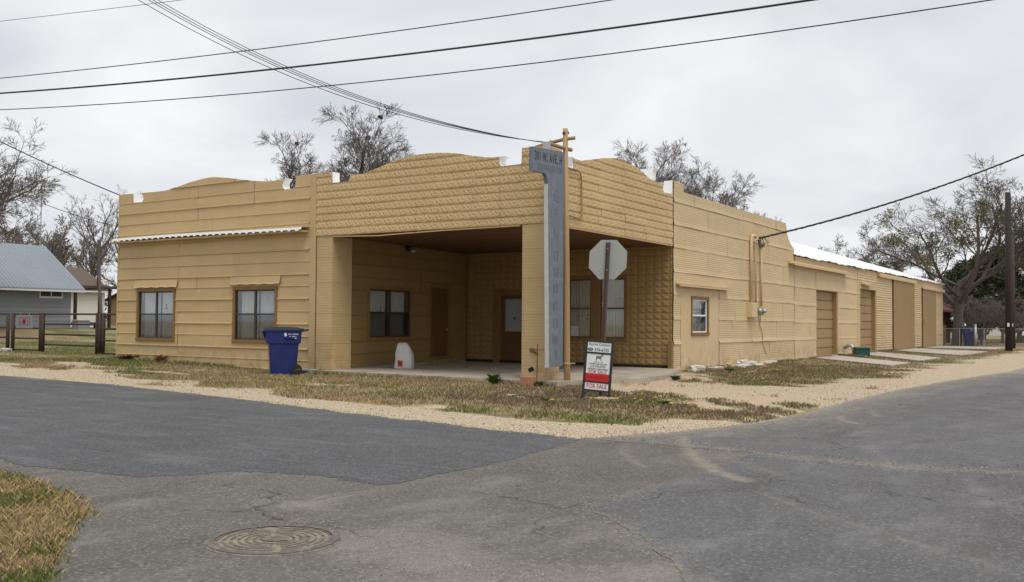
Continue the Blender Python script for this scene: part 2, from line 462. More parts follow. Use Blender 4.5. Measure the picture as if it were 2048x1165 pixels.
for nm, arr in (('grass', grass), ('green', green), ('dirt', dirt)):
    a = me.attributes.new(nm, 'FLOAT', 'POINT'); a.data.foreach_set('value', arr.astype(np.float32))
me.polygons.foreach_set('use_smooth', [True] * len(me.polygons))

t = NT('ground_grass_and_limestone_gravel')
gm = t.sstep(t.math('ADD', t.attr('grass'), t.math('MULTIPLY_ADD', t.noise(3.2, 6, 0.7), 1.0, -0.5)), 0.38, 0.62)
peb = t.vor(38); peb2 = t.vor(90)
gcol = t.mix(t.noise(1.3, 5), (0.55, 0.47, 0.345), (0.66, 0.585, 0.46))
gcol = t.mix(t.sstep(peb, 0.25, 0.6), gcol, (0.35, 0.27, 0.17))
gcol = t.mix(t.sstep(t.vor(38, out='Color'), 0.75, 0.95), gcol, (0.76, 0.70, 0.60))
gcol = t.mix(t.math('MULTIPLY', t.sstep(t.noise(0.55, 5, 0.6), 0.5, 0.75), 0.5), gcol, (0.44, 0.355, 0.235))
dcol = t.mix(t.noise(2.1, 6, 0.65), (0.44, 0.335, 0.21), (0.52, 0.425, 0.295))
dcol = t.mix(t.sstep(t.noise(26, 4, 0.7), 0.56, 0.72), dcol, (0.30, 0.215, 0.13))
gcol = t.mix(t.math('MULTIPLY', t.attr('dirt'), 0.85), gcol, dcol)
gr = t.mix(t.sstep(t.noise(22, 6, 0.75), 0.35, 0.65), (0.20, 0.155, 0.088), (0.36, 0.29, 0.165))
gr = t.mix(t.sstep(t.noise(0.9, 5, 0.6), 0.5, 0.7), gr, (0.20, 0.145, 0.09))
gn = t.mix(t.noise(30, 4, 0.7), (0.075, 0.095, 0.026), (0.15, 0.175, 0.055))
gr = t.mix(t.sstep(t.math('ADD', t.attr('green'), t.math('MULTIPLY_ADD', t.noise(6, 5, 0.7), 0.9, -0.45)), 0.4, 0.85, 0, 0.8), gr, gn)
t.color(t.mix(gm, gcol, gr)); t.rough(0.95); t.b.inputs['Specular IOR Level'].default_value = 0.1
t.bump(t.math('ADD', t.math('MULTIPLY', peb, -0.6), t.noise(14, 6, 0.7)), 0.55, 0.03)
me.materials.append(t.m)
ground = link('ground', me); ground['kind'] = 'structure'

def jitter(poly, step, amp, seed, keep=40):
    """subdivides an outline and makes it ragged, like a worn asphalt edge"""
    rg = np.random.default_rng(seed); out = []
    for (a, b) in zip(poly, poly[1:] + poly[:1]):
        L = math.hypot(b[0] - a[0], b[1] - a[1]); far = max(abs(a[0]), abs(b[0]), abs(a[1]), abs(b[1])) > keep
        n = 1 if (far and L > 60) else max(1, int(L / step))
        nxv, nyv = -(b[1] - a[1]) / (L + 1e-9), (b[0] - a[0]) / (L + 1e-9)
        for k in range(n):
            q = k / n; x = a[0] + (b[0] - a[0]) * q; y = a[1] + (b[1] - a[1]) * q
            j = (float(fnoise(x * 1.7 + seed, y * 1.7, 4)) - 0.5) * 4 * amp + rg.normal() * amp * 0.35
            out.append((x + nxv * j, y + nyv * j))
    return out

TRACKS = [([(7.02, -8.05), (7.36, -8.77), (7.9, -9.75), (8.49, -10.66), (8.95, -11.05)], 0.15, 0.72),
          ([(7.25, -8.0), (7.75, -8.9), (8.4, -9.8), (9.1, -10.5)], 0.10, 0.45),
          ([(6.75, -9.22), (7.1, -9.95), (7.74, -10.79)], 0.09, 0.6),
          ([(6.0, -9.0), (7.0, -8.75), (7.9, -8.95), (8.88, -9.13), (10.0, -9.2), (11.13, -8.84), (13, -8.2)], 0.28, 0.55),
          ([(8.03, -3.88), (8.2, -4.5), (8.58, -4.9)], 0.12, 0.7), ([(8.18, -2.06), (8.3, -2.9), (8.57, -3.47)], 0.1, 0.7),
          ([(9.3, -11.6), (9.79, -12.13), (10.7, -12.81), (11.39, -13.33)], 0.09, 0.45),
          ([(7.6, -2), (8.1, 3), (8.6, 9), (9.4, 16)], 0.5, 0.5), ([(9.3, -7.5), (10.2, -5), (10.8, 0), (11.4, 8)], 0.25, 0.3)]
SEAM = [(8.31, -9.09), (8.46, -9.82), (8.45, -11.08), (8.37, -12.17), (8.31, -12.92), (8.45, -13.2), (8.84, -13.51), (9.33, -13.96), (9.67, -14.38), (9.9, -14.71), (10.9, -16.2), (12.5, -19), (14, -30)]
SEAM2 = [(-120, -14.4), (1.0, -14.46), (1.96, -14.46), (2.64, -14.52), (3.42, -14.36), (4.04, -14.28), (4.61, -13.49), (5.47, -13.25), (6.27, -13.29), (6.3, -12.75), (6.29, -11.98), (6.29, -10.93), (6.24, -10.19), (6.08, -9.1)]

def road(name, outline, z, c0, c1, cbig, res, sandy, box, label_seed, agg=0.5):
    """asphalt sheet with a thin edge; 'sand' is the share of limestone dust lying on it"""
    x0, x1, y0, y1 = box
    xs = np.arange(x0, x1, res); ys = np.arange(y0, y1, res)
    AX, AY = np.meshgrid(xs, ys, indexing='ij')
    gp = np.stack([AX.ravel(), AY.ravel()], -1)
    gp = gp[sdist(outline, gp[:, 0], gp[:, 1]) > res * 0.4]
    pts = [Vector(p) for p in outline] + [Vector((float(a), float(b))) for a, b in gp]
    V, E, F, ov, oe, of = delaunay_2d_cdt(pts, [], [list(range(len(outline)))], 1, 1e-5)
    n = len(V); xs = np.array([p.x for p in V]); ys = np.array([p.y for p in V])
    sand = np.zeros(n)
    for line, w, s in TRACKS:
        sand = np.maximum(sand, s * np.exp(-(pdist(line, xs, ys) / w) ** 2))
    sand = np.maximum(sand, 0.45 * np.exp(-(pdist(SEAM, xs, ys) / 0.09) ** 2) * S(-10.0, -12.5, ys))
    sand = np.maximum(sand, 0.15 * np.exp(-(pdist(SEAM2, xs, ys) / 0.05) ** 2))
    ed = np.minimum(pdist(ROAD_E, xs, ys), pdist(ROAD_N, xs, ys) * 3.0)
    sand = np.maximum(sand, sandy * np.exp(-ed / 1.3)) + 0.28 * np.exp(-ed / 0.10)
    worn = 0.2 * S(-13.2, -14.6, ys) + 0.75 * np.exp(-((xs - 9.0) ** 2 / 0.5 + (ys + 15.6) ** 2 / 0.35)) + 0.8 * np.exp(-((xs - 7.9) ** 2 / 0.4 + (ys + 15.0) ** 2 / 0.2)) + 0.6 * np.exp(-((xs - 6.3) ** 2 / 0.3 + (ys + 14.4) ** 2 / 0.05)) + 0.5 * np.exp(-((xs - 9.6) ** 2 / 0.3 + (ys + 14.9) ** 2 / 0.25))
    v = [(p.x, p.y, z) for p in V]
    f = [tuple(q) for q in F]
    me = bpy.data.meshes.new(name)
    ob = [i for i in range(n) if ov[i] and min(ov[i]) < len(outline)]
    by = {}
    for i in ob: by[min(ov[i])] = i
    ring = [by[k] for k in sorted(by)]
    for i in ring: v.append((V[i].x, V[i].y, z - 0.04))
    k = len(ring)
    f += [(ring[i], ring[(i + 1) % k], n + (i + 1) % k, n + i) for i in range(k)]
    me.from_pydata(v, [], f)
    ex = np.zeros(len(v)); ex[:n] = np.clip(sand, 0, 1); ew = np.zeros(len(v)); ew[:n] = np.clip(worn, 0, 1)
    me.attributes.new('sand', 'FLOAT', 'POINT').data.foreach_set('value', ex.astype(np.float32))
    me.attributes.new('worn', 'FLOAT', 'POINT').data.foreach_set('value', ew.astype(np.float32))
    t = NT(name + '_asphalt')
    col = t.mix(t.noise(0.8, 6, 0.6), c0, c1)
    col = t.mix(t.math('MULTIPLY', t.sstep(t.noise(0.33, 5, 0.6, dist=0.6), 0.45, 0.7), 0.8), col, sc(cbig, 0.85))
    # tyre polish and dust drawn out along the lanes
    col = t.mix(t.math('MULTIPLY', t.sstep(t.noise(1.0, 6, 0.65, t.stretch((0.5, 2.2, 1) if name == 'front_street' else (1.6, 0.6, 1))), 0.48, 0.74), 0.75), col, sc(c1, 1.45))
    col = t.mix(t.math('MULTIPLY', t.sstep(t.noise(1.0, 6, 0.65, t.stretch((0.35, 1.7, 1.3) if name == 'front_street' else (1.3, 0.4, 1.3))), 0.52, 0.70), 0.5), col, sc(c0, 0.72))
    st = t.vor(55, out='Color'); stn = t.vor(55)
    col = t.mix(t.math('MULTIPLY', t.sstep(st, 0.62, 0.9), agg), col, sc(c1, 1.9))
    col = t.mix(t.math('MULTIPLY', t.sstep(st, 0.28, 0.05), agg), col, sc(c0, 0.45))
    fine = t.noise(140, 4, 0.8)
    col = t.mix(t.math('MULTIPLY', t.sstep(fine, 0.55, 0.75), 0.6), col, sc(c1, 1.6))
    col = t.mix(t.math('MULTIPLY', t.sstep(fine, 0.42, 0.26), 0.6), col, sc(c0, 0.5))
    wp = t.n.new('ShaderNodeVectorMath'); wp.operation = 'MULTIPLY_ADD'      # cracks wander: warp the lookup
    nv = t.n.new('ShaderNodeTexNoise'); nv.inputs['Scale'].default_value = 2.2; nv.inputs['Detail'].default_value = 6; t.l.new(t.pos, nv.inputs['Vector'])
    t.l.new(nv.outputs['Color'], wp.inputs[0]); wp.inputs[1].default_value = (0.9, 0.9, 0); t.l.new(t.pos, wp.inputs[2])
    crk = t.vor(0.42, wp.outputs[0], feature='DISTANCE_TO_EDGE')
    cm = t.math('MULTIPLY', t.sstep(crk, 0.009, 0.002), t.sstep(t.noise(0.45, 4), 0.46, 0.58))
    col = t.mix(t.math('MULTIPLY', cm, 0.7 if name != 'front_street' else 0.25), col, sc(c0, 0.35))
    wv = t.sstep(t.math('ADD', t.attr('worn'), t.math('MULTIPLY_ADD', t.noise(2.3, 8, 0.8), 1.8, -0.9)), 0.30, 0.85)
    col = t.mix(t.math('MULTIPLY', wv, t.sstep(fine, 0.42, 0.62, 0.05, 0.75)), col, (0.33, 0.305, 0.27))
    stain = t.sstep(t.noise(1.7, 6, 0.7), 0.66, 0.8)
    col = t.mix(t.math('MULTIPLY', stain, 0.4), col, sc(c0, 0.55))
    sn = t.math('ADD', t.math('MULTIPLY', t.attr('sand'), 0.95), t.math('MULTIPLY_ADD', t.noise(5, 7, 0.85), 1.5, -0.80))
    sf = t.math('MULTIPLY', t.sstep(sn, 0.12, 1.0), 0.72)
    col = t.mix(t.math('MULTIPLY', sf, t.sstep(fine, 0.25, 0.6, 0.35, 1.0)), col, (0.40, 0.345, 0.26))
    t.color(col); t.rough(t.sstep(t.noise(2, 4), 0.3, 0.7, 0.78, 0.95)); t.b.inputs['Specular IOR Level'].default_value = 0.22
    h = t.math('ADD', t.math('MULTIPLY', stn, -0.8), t.math('MULTIPLY', fine, 0.8))
    t.bump(h, 0.5, 0.008)
    me.materials.append(t.m)
    o = link(name, me); o['kind'] = 'structure'
    return o

old_out = jitter([(-118, -14.2), (1.96, -14.25), (4.0, -14.1), (4.6, -13.2), (6.0, -13.0), (6.0, -8.9), (9.5, -8.9), (9.5, -12), (14.5, -12), (14.5, -60), (7.7, -60)] + [(7.2, -17.4), (6.82, -16.86), (6.6, -16.68), (6.04, -16.28), (5.51, -15.87), (5.25, -15.61), (4.46, -15.27), (4.14, -15.21), (3.51, -15.02), (3.01, -15.03), (1.96, -14.85), (-118, -14.9)], 0.12, 0.035, 3, 30)
road('road_junction', old_out, 0.006, (0.100, 0.091, 0.080), (0.150, 0.138, 0.123), (0.118, 0.107, 0.094), 0.14, 0.2, (2, 11.5, -19, -8.8), 3, 0.6)
front_out = jitter(ROAD_N + SEAM2[::-1], 0.06, 0.055, 5, 40)
road('front_street', front_out, 0.0105, (0.070, 0.071, 0.074), (0.112, 0.112, 0.115), (0.085, 0.085, 0.088), 0.22, 0.35, (-24, 6.6, -14.6, -6), 5, 0.6)
side_out = jitter([(6.10, -9.0)] + ROAD_E + [(60, 300), (60, -60), (14, -60)] + SEAM[::-1], 0.08, 0.035, 9, 40)
road('side_street', side_out, 0.0100, (0.092, 0.090, 0.090), (0.138, 0.135, 0.134), (0.118, 0.113, 0.110), 0.12, 0.72, (6, 14, -16, 14), 9, 0.5)

# concrete drives in front of the garage doors
MT['concrete'] = M('weathered_concrete', (0.44, 0.395, 0.33), 0.9, 0.14, 1.6, 0.4, 30, dirt=(0.30, 0.25, 0.19), dscale=2.2, dth=0.58)
MT['concrete_grey'] = M('grey_concrete', (0.33, 0.32, 0.30), 0.9, 0.16, 5, 0.4, 40)
for i, p in enumerate([[(-0.25, 23.5), (-0.25, 27.5), (4.7, 20.0), (4.6, 16.9)], [(-0.25, 31.6), (-0.25, 36.0), (4.6, 27.6), (4.5, 22.9)],
                       [(0.02, 39.8), (0.02, 46.5), (5.0, 41.0), (4.8, 32.5)], [(0.02, 49.0), (0.02, 54.2), (4.6, 55.0), (4.6, 47.5)]]):
    mb = MB(); q = jitter(p, 0.6, 0.015, 20 + i, 200); n = len(q)
    mb.add([(a, b, 0.055) for a, b in q] + [(a, b, -0.05) for a, b in q], [tuple(range(n))] + [(k, (k + 1) % n, n + (k + 1) % n, n + k) for k in range(n)])
    o = mb.build('concrete_drive', MT['concrete']); o['kind'] = 'structure'
# ------------------------------------------------------------------ the corner building
BLD = thing('corner_building', 'tan painted corner building with curved parapets, pressed tin cladding and open corner porch', 'building', (0, 0, 0))
def arc(cx, cz, r, a0, a1, n=7, ex=1.0):
    return [(cx + ex * r * math.cos(R_(a0 + (a1 - a0) * i / n)), cz + r * math.sin(R_(a0 + (a1 - a0) * i / n))) for i in range(n + 1)]
def smooth_line(pts, n=6):
    """Catmull-Rom through the points"""
    out = []
    P = [pts[0]] + list(pts) + [pts[-1]]
    for i in range(1, len(P) - 2):
        for k in range(n):
            t = k / n
            out.append(tuple(0.5 * ((2 * P[i][j]) + (-P[i - 1][j] + P[i + 1][j]) * t + (2 * P[i - 1][j] - 5 * P[i][j] + 4 * P[i + 1][j] - P[i + 2][j]) * t * t + (-P[i - 1][j] + 3 * P[i][j] - 3 * P[i + 1][j] + P[i + 2][j]) * t ** 3) for j in (0, 1)))
    out.append(tuple(pts[-1])); return out
# parapet outlines (u, z); each has square notches whose inner side is a scooped scroll
WING_TOP = [(-17.2, 5.82), (-16.48, 5.81), (-16.46, 5.50), (-16.08, 5.49)] + arc(-16.02, 5.61, 0.13, -80, 75, 7) + [(-16.02, 5.80)] + smooth_line([(-15.9, 5.80), (-14.85, 5.79), (-14.2, 5.86), (-13.4, 5.99), (-12.5, 6.06), (-11.75, 5.99), (-10.7, 5.83), (-9.9, 5.74), (-9.3, 5.75), (-9.12, 5.785)]) + arc(-9.10, 5.60, 0.155, 130, 265, 7) + [(-9.05, 5.445), (-8.68, 5.44), (-8.67, 5.81), (-7.8, 5.83)]
FRONT_TOP = [(-7.8, 5.83), (-7.215, 5.82), (-7.2, 5.49), (-6.68, 5.49)] + arc(-6.62, 5.60, 0.12, -70, 70, 7) + smooth_line([(-6.52, 5.69), (-6.1, 5.66), (-5.55, 5.76), (-4.85, 5.94), (-4.15, 6.02), (-3.45, 6.02), (-2.8, 5.95), (-2.3, 5.85), (-1.7, 5.74), (-1.25, 5.74)]) + arc(-1.27, 5.62, 0.14, 125, 265, 7) + [(-1.2, 5.48), (-0.72, 5.49), (-0.71, 5.89), (0.0, 5.89)]
SIDE_TOP = [(0.0, 5.89), (0.73, 5.89), (0.75, 5.50), (1.2, 5.50)] + arc(1.24, 5.62, 0.13, -70, 60, 7) + smooth_line([(1.22, 5.80), (1.64, 5.76), (2.24, 5.87), (3.1, 6.04), (3.9, 6.14), (4.5, 6.12), (5.2, 6.02), (5.9, 5.86), (6.5, 5.80), (6.8, 5.83), (6.92, 5.86)]) + arc(7.02, 5.68, 0.13, 120, 260, 7) + [(7.05, 5.56), (7.64, 5.58), (7.66, 6.02), (7.7, 6.02)]
LZ = 3.97      # underside of the frieze
WING = [(-17.2, 0.02), (-7.8, 0.02)] + WING_TOP[::-1]
FRONT = [(-7.8, LZ), (0.0, LZ)] + FRONT_TOP[::-1]
SIDEF = [(0.0, LZ), (7.7, LZ)] + SIDE_TOP[::-1]
RIGHT = [(7.7, 0.0), (20.4, 0.0), (20.4, 4.72), (19.97, 4.88), (19.6, 5.08), (19.42, 5.30), (19.2, 5.72), (8.5, 5.74), (8.48, 6.0), (7.7, 6.02)]
W1 = (-16.13, -14.11, 0.80, 2.55); W2 = (-11.33, -9.37, 0.82, 2.55)
WS = (9.12, 10.66, 1.13, 2.43)
hole = lambda r, i=0.09: rectp(r[0] + i, r[1] - i, r[2] + i, r[3] - i)
mb = MB(); slab2d(mb, FM, WING, [hole(W1), hole(W2)], -0.30, -0.012); two_tone(mb.build('wall', MT['white'], BLD), 5.3, MT['dark'])
mb = MB(); slab2d(mb, FM, FRONT, [], -0.30, -0.012); mb.build('parapet', MT['white'], BLD)
mb = MB(); slab2d(mb, RM, [(0.302, LZ), (7.7, LZ)] + [p for p in SIDE_TOP[::-1] if p[0] > 0.302] + [(0.302, 5.89)], [], -0.30, -0.012); mb.build('parapet', MT['white'], BLD)
mb = MB(); slab2d(mb, RM, [(7.702, 0.0)] + RIGHT[1:-1] + [(7.702, 6.02)], [hole(WS, 0.06)], -0.25, -0.012); two_tone(mb.build('wall', MT['white'], BLD), 5.3, MT['dark'])
# hidden outer walls and flat roof
mb = MB(); mb.box(-17.2, -16.95, 0.302, 20, 0.0, 5.6); mb.build('wall', MT['tan'], BLD)
mb = MB(); mb.box(-16.94, -0.26, 19.7, 19.95, 0.0, 5.3); mb.build('wall', MT['tan'], BLD)
mb = MB(); mb.box(-16.94, -0.31, 0.31, 19.69, 5.05, 5.13); mb.build('roof', MT['white'], BLD)
# low parapet over the back of the porch, its scroll shows over the side frieze
mb = MB()
slab2d(mb, BM, [(-7.5, 5.135), (-0.32, 5.135), (-0.32, 5.90), (-0.62, 5.92)] + arc(-0.84, 6.22, 0.16, -35, -110, 6)[::-1] + [(-0.70, 6.40), (-0.64, 6.455), (-1.2, 6.46), (-1.9, 6.40), (-3.2, 5.9), (-7.5, 5.4)], [], -0.25, 0.0)
mb.build('parapet', MT['white'], BLD)

# --- pressed tin courses: rock faced blocks stamped in metal
BU, BV = 0.36, 0.2125
LUMPS = [(0.14, 0.60, 0.07, 0.13, 1.0), (0.30, 0.38, 0.07, 0.13, 1.0), (0.47, 0.62, 0.08, 0.11, 0.9), (0.62, 0.36, 0.07, 0.13, 1.0), (0.74, 0.60, 0.06, 0.12, 0.8), (0.20, 0.20, 0.07, 0.09, 0.7), (0.50, 0.20, 0.07, 0.09, 0.8), (0.38, 0.52, 0.045, 0.09, -0.9), (0.56, 0.50, 0.04, 0.08, -0.8), (0.24, 0.50, 0.04, 0.09, -0.7), (0.84, 0.34, 0.07, 0.12, 0.5)]
def stamp(u, z):
    t = (u / BU) % 1.0; s = ((z - LZ) / BV) % 1.0
    h = 0.0
    for (a, b, ra, rb, k) in LUMPS:
        for o in (-1, 0, 1):
            q = ((t - a - o) / ra) ** 2 + ((s - b) / rb) ** 2
            if q < 6: h += k * math.exp(-q)
    lap = 0.012 * (1 - s)
    edge = min(1.0, s / 0.10) * min(1.0, (1 - s) / 0.10)
    return 0.006 + 0.012 * (float(fnoise(u * 0.5, z * 0.9 + 4, 2)) - 0.5) + lap * min(1.0, s / 0.05) + 0.023 * h * edge * (0.6 + 0.8 * float(vnoise(u * 0.9 + 3, z * 2.1)))
def tin(outline, m, parent, u0, u1, z0, z1, mat, fn, exc=(), plen=4, ncol=12, nrow=7, bu=BU, bv=BV, zbase=LZ, name='tin_panel', stag=0.5):
    k = 0; z = zbase
    while z < z1 - 0.01:
        off = (k % 2) * bu * stag
        u = u0 - off
        while u < u1 - 1e-3:
            pr = random.uniform(0.0, 0.010); tl = random.uniform(-0.006, 0.006); um = u + plen * bu / 2
            a, b = max(u, u0), min(u + plen * bu, u1)
            if b - a > 0.02:
                cols = np.arange(0, plen * ncol + 1) * bu / ncol + u; cols = [c for c in cols if a - 1e-6 <= c <= b + 1e-6]
                rows = [z + bv * r for r in (0.004, 0.05, 0.12, 0.2, 0.29, 0.38, 0.47, 0.56, 0.65, 0.74, 0.83, 0.92, 0.996)]
                sheet(name, m, outline, exc, (a, b, z + 0.0003, min(z + bv - 0.0003, z1)), rows, cols, lambda uu, zz, o=off, pr=pr, tl=tl, um=um: fn(uu + o, zz) + pr + tl * (uu - um), mat, parent)
            u += plen * bu
        z += bv; k += 1
tin(FRONT, FM, BLD, -7.8, 0.0, LZ, 6.1, MT['tan_tin'], stamp, ncol=16)
tin(SIDEF, RM, BLD, 0.0, 7.66, LZ, 6.2, MT['tan_tin'], stamp, ncol=16)
# back wall of the porch: smaller diamond faced blocks
def stamp2(u, z):
    t = ((u + 7.95) / 0.28) % 1.0; s = ((z - 0.2) / 0.205) % 1.0
    a = 1 - max(abs(t - 0.5), abs(s - 0.5)) * 2
    q = math.exp(-((t - 0.35) / 0.16) ** 2 - ((s - 0.65) / 0.16) ** 2) + math.exp(-((t - 0.66) / 0.16) ** 2 - ((s - 0.33) / 0.16) ** 2) - 0.6 * math.exp(-((t - 0.68) / 0.12) ** 2 - ((s - 0.68) / 0.12) ** 2)
    return 0.004 + 0.016 * max(0.0, min(a * 3.0, 1.0)) + 0.015 * q * max(0.0, min(1.0, a * 4))
RD = (-6.78, -5.35, 0.12, 2.66)       # shop door
RW = (-3.90, -1.55, 0.93, 3.07)       # pair of shop windows
BACK = [(-7.97, 0.2), (0.0, 0.2), (0.0, LZ), (-7.97, LZ)]
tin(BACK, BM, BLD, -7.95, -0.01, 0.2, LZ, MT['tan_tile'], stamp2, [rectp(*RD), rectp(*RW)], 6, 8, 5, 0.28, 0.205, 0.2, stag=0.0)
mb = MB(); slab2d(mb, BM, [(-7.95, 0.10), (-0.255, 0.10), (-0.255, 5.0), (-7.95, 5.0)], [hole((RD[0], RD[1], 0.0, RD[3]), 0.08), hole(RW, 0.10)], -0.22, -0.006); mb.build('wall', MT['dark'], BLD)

# --- ribbed sheet siding of the wing and of the porch side wall
def siding(outline, m, parent, exc, ribs, joints, mat, u0, u1, zt):
    zz_ = list(ribs) + [zt]
    for k in range(len(ribs)):
        za, zb = zz_[k], zz_[k + 1]
        big = k % 2 == 0
        cuts = [u0] + [j + (0.0 if k < 6 else 0.9 * ((k // 4) % 2)) for j in joints] + [u1]
        for a, b in zip(cuts, cuts[1:]):
            ph = random.random() * 50
            rows = [za + q for q in ((0.002, 0.010, 0.040, 0.050) if big else (0.002, 0.006, 0.022, 0.030))] + [za + 0.14, za + 0.24, zb - 0.02]
            cols = list(np.linspace(a, b, max(3, int((b - a) / 0.28))))
            def wf(u, z, za=za, zb=zb, big=big, ph=ph, a=a, b=b):
                s = z - za
                d = 0.011 * (float(fnoise(u * 0.9 + ph, z * 2.2, 3)) - 0.5) * 2
                if s < 0.0045: base = 0.004
                elif big: base = 0.038 if s < 0.046 else 0.0045
                else: base = 0.022 if s < 0.027 else 0.0045
                lift = 0.016 * max(0.0, 1 - (u - a) / 0.10) * (0.5 + 0.5 * math.sin(ph)) if s < 0.3 else 0
                return 0.008 + base + d * (1 if s > 0.05 else 0.5) + lift
            sheet('siding_panel', m, outline, exc, (a + 0.006, b - 0.006, za, min(zb, zt)), [r for r in rows if r < zt], cols, wf, mat, parent, False)
RIBS = [0.04, 0.33, 0.65, 1.04, 1.39, 1.78, 2.14, 2.53, 2.86, 3.25, 3.59, 3.99, 4.36, 4.73, 5.09, 5.46, 5.82]
siding(WING, FM, BLD, [rectp(*W1), rectp(*W2)], RIBS, [-13.96, -11.34], MT['tan'], -17.17, -8.04, 6.2)
IRIBS = [0.16, 0.55, 0.92, 1.30, 1.68, 2.05, 2.43, 2.82, 3.2, 3.58]
IW = (0.80, 3.27, 0.93, 2.60); ID = (4.30, 5.72, 0.28, 2.79)
INNER = rectp(0.0, 6.87, 0.12, LZ)
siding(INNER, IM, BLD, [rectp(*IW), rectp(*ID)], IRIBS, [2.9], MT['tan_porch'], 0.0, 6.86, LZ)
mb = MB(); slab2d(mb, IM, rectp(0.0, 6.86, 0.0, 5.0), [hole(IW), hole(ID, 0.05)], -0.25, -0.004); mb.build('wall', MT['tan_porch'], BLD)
# trim boards
mb = MB(); mb.mbox(FM, -8.035, -7.805, 0.03, 5.80, -0.005, 0.035); mb.build('trim_board', MT['tan'], BLD)
mb = MB(); mb.mbox(FM, -17.235, -17.165, 0.05, 5.82, -0.30, 0.028); mb.build('trim_board', MT['tan'], BLD)
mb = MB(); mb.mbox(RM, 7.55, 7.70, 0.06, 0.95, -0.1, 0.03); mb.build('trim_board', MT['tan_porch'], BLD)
mb = MB(); mb.tube([(-0.005 + 0.012, -0.012, LZ), (0.012, -0.012, 5.88)], 0.022, 8); mb.build('corner_trim', MT['tan_tin'], BLD)
mb = MB()   # loose strip sagging below the frieze
pts = [(-7.15, -0.02, 3.958), (-6.2, -0.03, 3.93), (-5.4, -0.05, 3.905), (-4.6, -0.04, 3.925), (-3.2, -0.02, 3.95), (-0.75, -0.02, 3.96)]
for p, q in zip(pts, pts[1:]):
    mb.add([(p[0], p[1] + dy_, p[2] + dz_) for dy_, dz_ in ((0, 0), (0.05, 0), (0.05, -0.028), (0, -0.028))] + [(q[0], q[1] + dy_, q[2] + dz_) for dy_, dz_ in ((0, 0), (0.05, 0), (0.05, -0.028), (0, -0.028))], [(0, 1, 5, 4), (1, 2, 6, 5), (2, 3, 7, 6), (3, 0, 4, 7)])
mb.build('loose_strip', MT['tan'], BLD)
mb = MB(); mb.box(0.002, 0.02, 0.75, 7.65, LZ - 0.03, LZ - 0.003); mb.build('loose_strip', MT['tan'], BLD)

# --- porch: slab, ceiling, pillars
MT['slab'] = M('porch_concrete', (0.40, 0.35, 0.275), 0.85, 0.18, 1.3, 0.35, 25, dirt=(0.24, 0.19, 0.13), dscale=1.6, dth=0.55)
q = jitter([(-7.4, -0.42), (-3.5, -0.50), (0.62, -0.52), (0.72, 0.35), (0.75, 0.9), (1.55, 2.2), (1.35, 4.4), (0.35, 7.55), (-0.1, 7.69), (-7.95, 7.69), (-7.2, 0.9)], 0.5, 0.018, 31)
n = len(q); mb = MB(); mb.add([(a, b, 0.118) for a, b in q] + [(a, b, -0.08) for a, b in q], [tuple(range(n))] + [(k, (k + 1) % n, n + (k + 1) % n, n + k) for k in range(n)])
mb.build('porch_slab', MT['slab'], BLD)
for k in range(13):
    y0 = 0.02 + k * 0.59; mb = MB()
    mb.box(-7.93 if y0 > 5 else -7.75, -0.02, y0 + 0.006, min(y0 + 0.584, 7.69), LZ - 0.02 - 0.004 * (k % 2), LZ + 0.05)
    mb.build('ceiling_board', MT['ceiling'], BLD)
def pillar(x0, x1, y0, y1):
    mb = MB(); mb.box(x0 + 0.03, x1 - 0.03, y0 + 0.03, y1 - 0.03, 0.0, LZ); p = mb.build('pillar', MT['tan'], BLD)
    zs = [0.115, 0.86, 1.72, 2.62, 3.35, LZ - 0.003]
    for za, zb in zip(zs, zs[1:]):
        for m, a, b in ((lambda u, v, w: (u, y0 - w + 0.008, v), x0, x1), (lambda u, v, w: (x1 + w - 0.008, u, v), y0, y1)):
            nb = int((zb - za) / 0.075); rows = []
            for i in range(nb + 1):
                zc = za + (zb - za) * i / nb; rows += [zc + 0.001, zc + 0.006, zc + 0.016]
            ph = random.random() * 40
            def wf(u, z, za=za, zb=zb, nb=nb, ph=ph):
                s = ((z - za) / (zb - za) * nb) % 1.0 * 0.075
                g = 0.0045 if s > 0.011 else (0.002 if s < 0.004 else 0.003)
                return g + 0.010 * (float(fnoise(u * 2 + ph, z * 2.5, 3)) - 0.5)
            sheet('brick_tin_sheet', m, rectp(a, b, za + 0.001, zb - 0.002), [], None, [r for r in rows if za + 0.001 < r < zb - 0.002], list(np.linspace(a, b, 5)), wf, MT['tan'], p, False)
    return p
pillar(-7.78, -7.15, 0.0, 0.82)
cp = pillar(-0.69, 0.0, 0.0, 0.69)
MT['rust'] = M('rusty_metal', (0.20, 0.075, 0.03), 0.85, 0.35, 12, 0.3, 60)
mb = MB(); mb.add([(-0.45, -0.03, 0.86), (-0.36, -0.055, 0.90), (-0.24, -0.04, 0.80), (-0.19, -0.03, 0.70), (-0.30, -0.06, 0.76), (-0.41, -0.05, 0.79)], [(0, 1, 5), (1, 4, 5), (1, 2, 4), (2, 3, 4)])
mb.build('torn_tin', MT['rust'], cp)
mb = MB(); mb.add([(-0.40 + 0.09 * math.cos(a), -0.012, 0.36 + 0.075 * math.sin(a) * (0.8 + 0.3 * math.sin(2 * a))) for a in np.linspace(0, 6.28, 11)[:-1]], [tuple(range(10))])
mb.build('rust_hole', MT['dark'], cp)
mb = MB(); mb.add([(-0.32, -0.02, 0.46), (-0.22, -0.07, 0.44), (-0.20, -0.06, 0.33), (-0.29, -0.03, 0.28), (-0.27, -0.08, 0.38)], [(0, 1, 4), (1, 2, 4), (2, 3, 4)])
mb.build('torn_tin', MT['tan'], cp)
mb = MB(); mb.box(-7.9, -0.26, 7.66, 7.70, 0.115, 0.205); mb.build('base_board_or_gap', MT['dark'], BLD)  # dark strip standing for the shaded gap under the back wall
